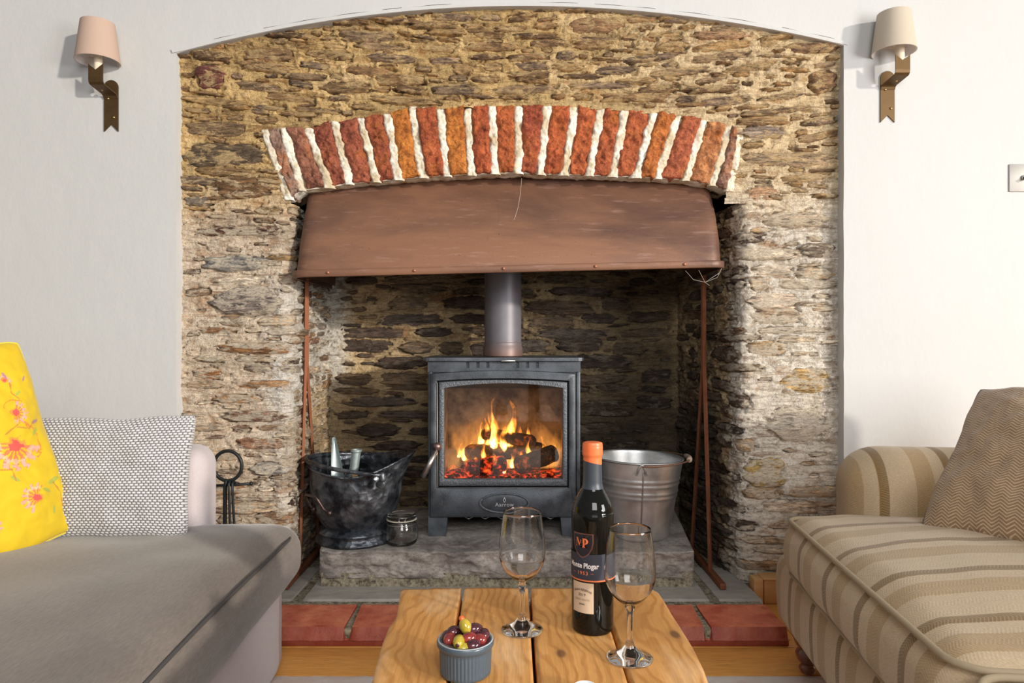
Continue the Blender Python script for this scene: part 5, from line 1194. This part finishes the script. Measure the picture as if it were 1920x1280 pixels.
def pillow_grid(w, h, T, nu, nv, pinch=.10, hf=None, seed=0, wr=.004, power=.42):
    u, v = np.meshgrid(np.linspace(-1, 1, nu), np.linspace(-1, 1, nv), indexing='ij')
    X = u*w/2*(1-pinch*(1-v**2)**1.3); Z = v*h/2*(1-pinch*(1-u**2)**1.3)
    X = X*(1-.04*np.abs(u)**6*np.abs(v)**6); Z = Z*(1-.04*np.abs(u)**6*np.abs(v)**6)
    X = X+w*.012*fbm(v*1.7+seed, 3, 1, 2)*np.abs(u)**3; Z = Z+h*.035*fbm(u*1.6+seed, 7, 1, 2)*np.abs(v)**3
    prof = ((1-u**2).clip(0)*(1-v**2).clip(0))**power
    n = fbm(u*1.6+seed, v*1.6, seed, 3); 
    crn = fbm(u*3+seed, v*3+4, 2, 3)
    Yf = -T/2*prof*(1+.18*n)-wr*crn*prof**.5
    if hf is not None: Yf = Yf-hf(u*w/2, v*h/2)*np.minimum(1, prof*3)
    Yb = T/2*prof*(1+.15*n)
    return u, v, X, Yf, Yb, Z
def pillow(name, w, h, T, mat, M, nu=90, nv=90, colfn=None, **kw):
    u, v, X, Yf, Yb, Z = pillow_grid(w, h, T, nu, nv, **kw)
    Xa = np.concatenate([X, X[::-1][1:]]); Ya = np.concatenate([Yf, Yb[::-1][1:]]); Za = np.concatenate([Z, Z[::-1][1:]])
    col = None
    if colfn is not None:
        c = colfn(u*w/2, v*h/2); col = np.concatenate([c, c[::-1][1:]])
    o = grid_obj(name, Xa, Ya, Za+h/2, mat, col=col); o.matrix_world = M
    edge = [(X[i, 0], 0, Z[i, 0]+h/2) for i in range(0, nu, 3)]+[(X[-1, j], 0, Z[-1, j]+h/2) for j in range(0, nv, 3)]+[(X[i, -1], 0, Z[i, -1]+h/2) for i in range(nu-1, -1, -3)]+[(X[0, j], 0, Z[0, j]+h/2) for j in range(nv-1, -1, -3)]
    return o, edge
def basis(origin, r, lean, roll=0):
    """origin = bottom middle; r = horizontal direction along the width; lean = backwards tilt"""
    r = Vector(r).normalized(); nback = Vector((-r.y, r.x, 0)); up = (nback*math.sin(lean)+Vector((0, 0, 1))*math.cos(lean)); yb = up.cross(r)
    R = Matrix((r, yb, up)).transposed().to_4x4(); return Matrix.Translation(origin) @ R @ Matrix.Rotation(roll, 4, 'Y')

# ------------------------------------------------------------------ grey sofa on the left
M_gs = Mat('grey_sofa_fabric', (.30, .265, .245), .9, 0, **{'Sheen Weight': .35, 'Sheen Roughness': .4})
_f1 = M_gs.noise(M_gs.coord(scale=(1, .22, 1), rot=(0, 0, .75)), 230, 3, .7); _f2 = M_gs.noise(M_gs.coord(), 5, 4, .6)
M_gs.set(**{'Base Color': M_gs.mix(1.0, M_gs.mix(_f1, (.10, .080, .068), (.225, .188, .162)), M_gs.ramp(_f2, [(.3, .85), (.7, 1.12)]), 'MULTIPLY')}); M_gs.bump(_f1, .35, .002)
M_lil = Mat('lilac_lit_fabric', (.42, .37, .375), .92, 0, **{'Sheen Weight': .3}); _f1 = M_lil.noise(M_lil.coord(), 300, 3, .7); M_lil.set(**{'Base Color': M_lil.mix(_f1, (.44, .385, .39), (.64, .57, .59))}); M_lil.bump(_f1, .3, .0015)  # the sofa fabric again, its cool window light painted in as lilac
M_pip = Mat('dark_piping', (.06, .055, .055), .8)
ls = thing('grey_sofa', 'grey brown fabric sofa with dark piping on its seat, left of the table', 'sofa', (-.60, 1.5, .0095), math.radians(1.8))
def L(o): return o
seat = rbox('seat_cushion', -.98, -.002, -1.02, .565, .225, .408, .075, M_gs.m, ls, crown=.030, n=34, noise=.012, seed=3, puff=.012)
# piping follows the upper front arris
pp = [(-.62, .548, .392), (-.40, .553, .388), (-.20, .556, .384), (-.10, .552, .380), (-.045, .525, .378), (-.016, .47, .378)]+[(-.008+.004*math.sin(y*6), y, .382+.006*math.sin(y*4.3+1)) for y in np.linspace(.38, -1.0, 22)]
MB().tube(smooth_prof(pp, 3), .0042, 8).build('piping', M_pip.m, seat)
rbox('base', -1.0, -.035, -1.05, .50, .0, .255, .035, M_lil.m, ls, n=14, noise=.004)
rbox('arm', -1.02, -.262, .46, .62, .10, .632, .062, M_lil.m, ls, n=22, noise=.006, seed=5)
rbox('backrest', -1.30, -1.02, -1.05, .62, .0, .86, .09, M_gs.m, ls, n=18, crown=.01)

# knitted cushion
W1, H1 = .455, .335
def knit(x, z):
    px, pz = .0118, .0072
    row = np.floor(z/pz); xx = x/px+.5*(row % 2); a = np.abs(np.sin(xx*PI)); b = np.abs(np.sin(z/pz*PI))
    return .0042*(a**.7)*(b**.7)
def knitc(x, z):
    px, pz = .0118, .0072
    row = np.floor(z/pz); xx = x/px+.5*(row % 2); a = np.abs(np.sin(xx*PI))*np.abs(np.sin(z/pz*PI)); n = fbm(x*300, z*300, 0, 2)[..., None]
    t = sst(.16, .46, a)[..., None]; return mixa(np.array([.13, .125, .135]), np.array([.62, .61, .62]), t)*(1+.25*n)  # stitch gaps coloured dark, standing in for the shade between stitches
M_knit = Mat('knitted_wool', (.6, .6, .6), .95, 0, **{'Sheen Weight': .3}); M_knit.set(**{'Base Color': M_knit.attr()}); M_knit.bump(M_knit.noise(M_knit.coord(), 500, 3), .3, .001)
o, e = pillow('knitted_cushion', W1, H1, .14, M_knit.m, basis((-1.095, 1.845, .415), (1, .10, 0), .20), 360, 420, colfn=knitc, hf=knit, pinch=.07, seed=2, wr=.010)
tag(o, 'oblong cushion in chunky pale grey knit with gap shade painted in leaning on the sofa arm', 'cushion')

# yellow floral cushion: the print is a colour map worked out on the cloth
def floral(x, z):
    rs = np.random.RandomState(5); base = np.ones(x.shape+(3,))*np.array([.66, .46, .012]); n = fbm(x*9, z*9, 1, 3)[..., None]; base = base*(1+.12*n)
    def blend(m, c): 
        nonlocal base
        m = np.clip(m, 0, 1)[..., None]; base = base*(1-m)+np.array(c)*m
    jig = fbm(x*70, z*70, 3, 3)
    def flower(cx, cz, r, rot):
        dx, dz = x-cx, z-cz; a = np.arctan2(dz, dx)-rot; d = np.hypot(dx, dz)/r+.22*jig
        fan = np.cos(a) > -.15
        rays = .5+.5*np.sin(a*13+jig*3)
        blend(1.0*(np.abs(d-.55) < .36)*fan*(rays > .35), (.86, .20, .07)); blend(.95*(np.abs(d-.80) < .16)*fan*(rays > .5), (.90, .38, .30))
        blend(.9*(d < .25), (.70, .05, .08)); blend(.7*(np.abs(d-1.02) < .045)*(a > 1.2)*(a < 3), (.75, .16, .04)); blend(.5*(np.abs(d-.62) < .06)*fan, (.93, .55, .45))
        blend(.8*(np.abs(d-.30) < .08)*(~fan), (.86, .25, .05))
    def stem(pts, c, w_=.0016):
        for (a, b) in zip(pts[:-1], pts[1:]):
            a = np.array(a); b = np.array(b); ab = b-a; t = np.clip(((x-a[0])*ab[0]+(z-a[1])*ab[1])/(ab@ab), 0, 1)
            d = np.hypot(x-a[0]-t*ab[0], z-a[1]-t*ab[1]); blend((d+.0022*jig < w_)*.75, c)
    def leaf(cx, cz, l, rot, c):
        dx, dz = x-cx, z-cz; p = dx*math.cos(rot)+dz*math.sin(rot); q = -dx*math.sin(rot)+dz*math.cos(rot)
        blend(.8*((p/l)**2+(q/(l*.38))**2+.5*jig < 1), c)
    for (cx, cz, r, rot) in [(.125, -.005, .064, -1.9), (.135, -.145, .038, 2.6), (.15, .078, .033, -.4), (.15, .165, .018, 1.0), (-.05, .10, .05, 2.2), (-.10, -.10, .045, .4), (.02, -.19, .03, 1.2), (-.16, .19, .04, 2), (.03, .20, .028, -1)]: flower(cx, cz, r, rot)
    for (cx, cz, r, rot) in [(.19, -.115, .017, .3), (.165, -.135, .012, 2.6), (.10, -.085, .012, 2.3), (.185, .02, .012, .8), (.175, -.19, .011, 1.3), (.17, .125, .010, .5), (.10, .19, .012, 2)]: leaf(cx, cz, r, rot, (.33, .40, .07))
    for (cx, cz, r, rot) in [(.195, .045, .012, .3), (.155, .178, .010, 1.9), (.20, .16, .008, 1)]: leaf(cx, cz, r, rot, (.35, .16, .28))
    for p in [[(.19, -.12), (.205, -.15), (.20, -.19)], [(.06, -.05), (.10, -.06), (.10, -.09)], [(.14, .04), (.17, .03), (.19, .045)], [(.17, .11), (.155, .13), (.16, .155)], [(.11, .03), (.15, .05), (.155, .07)], [(.06, .17), (.10, .185), (.14, .20)]]: stem(p, (.50, .16, .04))
    return base
M_yel = Mat('yellow_floral_velvet', (.8, .62, .02), .85, 0, **{'Sheen Weight': .5, 'Sheen Roughness': .35}); M_yel.set(**{'Base Color': M_yel.attr()}); M_yel.bump(M_yel.noise(M_yel.coord(), 7, 4, .6), .25, .02)
rv = Vector((.50, .87, 0)).normalized()
og = Vector((-1.178, 1.845, .405))-rv*.24+Vector((.045, 0, 0))
o, e = pillow('floral_cushion', .47, .53, .15, M_yel.m, basis(tuple(og), tuple(rv), .26, math.radians(-9)), 300, 320, colfn=floral, pinch=.05, seed=8, wr=.014)
tag(o, 'bright yellow cushion printed with red flowers at the left edge of the sofa', 'cushion')
pp = MB().tube(e, .0035, 6, closed=True).build('edge_piping', M_yel.m, o)
a_ = pp.data.color_attributes.new('Col', 'FLOAT_COLOR', 'POINT'); a_.data.foreach_set('color', [c for _ in range(len(pp.data.vertices)) for c in (.72, .56, .03, 1)])

# ------------------------------------------------------------------ striped sofa on the right
def striped(name, axis, period=.19, phase=0.0, zig=True):
    M_ = Mat(name, (.5, .4, .28), .88, 0, **{'Sheen Weight': .25}); X_ = M_.sep(M_.coord())
    u = X_[axis]; o_ = X_[1-axis]
    w_ = M_.math('MULTIPLY', M_.math('SUBTRACT', M_.noise(M_.coord(), 2.2, 2), .5), .02)
    f_ = M_.math('FRACT', M_.math('DIVIDE', M_.math('ADD', M_.math('ADD', u, phase+10), w_), period))
    base = M_.ramp(f_, [(.0, (.25, .135, .032)), (.12, (.265, .17, .07)), (.13, (.58, .43, .265)), (.52, (.58, .43, .265)), (.53, (.45, .30, .145)), (.80, (.45, .30, .145)), (.81, (.58, .43, .265)), (.985, (.58, .43, .265)), (1.0, (.25, .135, .032))])
    zz_ = M_.math('PINGPONG', M_.math('MULTIPLY', u, 60), 1.0)
    vv = M_.math('ADD', M_.math('ADD', o_, X_[2]), M_.math('MULTIPLY', zz_, .011)); her = M_.math('SINE', M_.math('MULTIPLY', vv, 900))
    fn = M_.noise(M_.coord(), 260, 3, .7)
    c = M_.mix(M_.ramp(her, [(.2, .0), (.8, .22)]), base, (.62, .54, .43)); c = M_.mix(1.0, c, M_.ramp(fn, [(.25, .82), (.75, 1.14)]), 'MULTIPLY')
    M_.set(**{'Base Color': c}); M_.bump(M_.math('ADD', fn, M_.math('MULTIPLY', her, .3)), .3, .0015); return M_
M_st = striped('striped_upholstery', 1, .19, .055); M_sa = striped('striped_upholstery_arm', 0, .175, .06); 
M_sb = striped('striped_upholstery_front', 1, .19, .055)
M_spip = Mat('tan_piping', (.40, .31, .20), .85)
rs = thing('striped_sofa', 'beige sofa with brown stripes and turned wooden feet, right of the table', 'sofa', (.752, 1.905, .0), math.radians(-6.1))
def piping_loop(x0, x1, y0, y1, z, r=.07, drop=0):
    out = []
    for (cx, cy, a) in ((x0+r, y0+r, PI), (x1-r, y0+r, 1.5*PI), (x1-r, y1-r, 0), (x0+r, y1-r, .5*PI)):
        for i in range(7): q = a+PI/2*i/6; out.append((cx+r*math.cos(q), cy+r*math.sin(q), z))
    return out
for k, (y0, y1) in enumerate(((-.885, .02), (-1.80, -.897))):
    c = rbox('seat_cushion', .0, .84, y0, y1, .292, .468, .062, M_st.m, rs, crown=.048, n=34, noise=.014, seed=4+k*9, puff=.016)
    lp = piping_loop(.004, .82, y0+.002, y1-.002, .456, .055); lp = [(x, y, z-.004*math.sin(y*9)) for x, y, z in lp]
    dense = []
    for a, b in zip(lp, lp[1:]+lp[:1]):
        for i in range(4): t = i/4; dense.append(tuple(a[j]+(b[j]-a[j])*t for j in range(3)))
    MB().tube(dense, .0062, 8, closed=True).build('piping', M_spip.m, c)
    lp2 = [(x, y, .316) for x, y, z in dense]; MB().tube(lp2, .0048, 8, closed=True).build('piping', M_spip.m, c)
rbox('base', .025, 1.0, -1.85, .22, .105, .312, .045, M_sb.m, rs, n=20, noise=.006, puff=.012)
rbox('arm', .195, 1.0, .03, .285, .12, .635, .118, M_sa.m, rs, n=26, noise=.012, seed=7)
rbox('backrest', .90, 1.10, -1.85, .26, .12, .84, .09, M_st.m, rs, n=18, noise=.008)
M_mah = Mat('turned_mahogany', (.16, .045, .02), .25, 0, **{'Coat Weight': .5}); _n = M_mah.noise(M_mah.coord(), 22, 5); M_mah.set(**{'Base Color': M_mah.mix(_n, (.10, .025, .012), (.25, .075, .03))})
for (x, y) in ((.075, .06), (.075, -1.72), (.92, .12), (.92, -1.72)):
    o = MB().lathe(smooth_prof([(0, .0), (.014, .0), (.019, .006), (.022, .016), (.017, .026), (.024, .034), (.030, .046), (.031, .058), (.024, .070), (.030, .078), (.034, .088), (.036, .110), (.0, .110)], 3), 28, x, y).build('leg', M_mah.m, rs)
    o.location = (0, 0, .0095)
M_her = Mat('herringbone_tweed', (.42, .33, .24), .92, 0, **{'Sheen Weight': .3}); X_ = M_her.sep(M_her.coord())
zz_ = M_her.math('PINGPONG', M_her.math('MULTIPLY', X_[0], 62), 1.0); her = M_her.math('SINE', M_her.math('MULTIPLY', M_her.math('ADD', X_[2], M_her.math('MULTIPLY', zz_, .010)), 900)); _n = M_her.noise(M_her.coord(), 220, 3, .7)
M_her.set(**{'Base Color': M_her.mix(1.0, M_her.mix(M_her.ramp(her, [(.25, 0.0), (.75, 1.0)]), (.30, .19, .105), (.58, .43, .28)), M_her.ramp(_n, [(.25, .82), (.75, 1.15)]), 'MULTIPLY')}); M_her.bump(M_her.math('ADD', _n, M_her.math('MULTIPLY', her, .4)), .4, .0015)
rv = Vector((.40, -.917, 0)).normalized()   # width runs towards the camera
bf = Vector((1.0, 1.70, .497)); og = bf+rv*.225
o, e = pillow('herringbone_cushion', .45, .44, .15, M_her.m, basis(tuple(og), tuple(rv), -.0, 0), 90, 90, pinch=.06, seed=12, wr=.012)
up = Vector((.62, .18, .76)).normalized(); up = (up-rv*up.dot(rv)).normalized(); yb = up.cross(rv)
R = Matrix((rv, yb, up)).transposed().to_4x4(); o.matrix_world = Matrix.Translation(og) @ R @ Matrix.Rotation(math.radians(-4), 4, 'Y')
tag(o, 'brown herringbone tweed cushion propped on the striped sofa', 'cushion')
MB().tube(e, .0045, 6, closed=True).build('edge_piping', Mat('grey_brown_cord', (.22, .19, .17), .85).m, o)
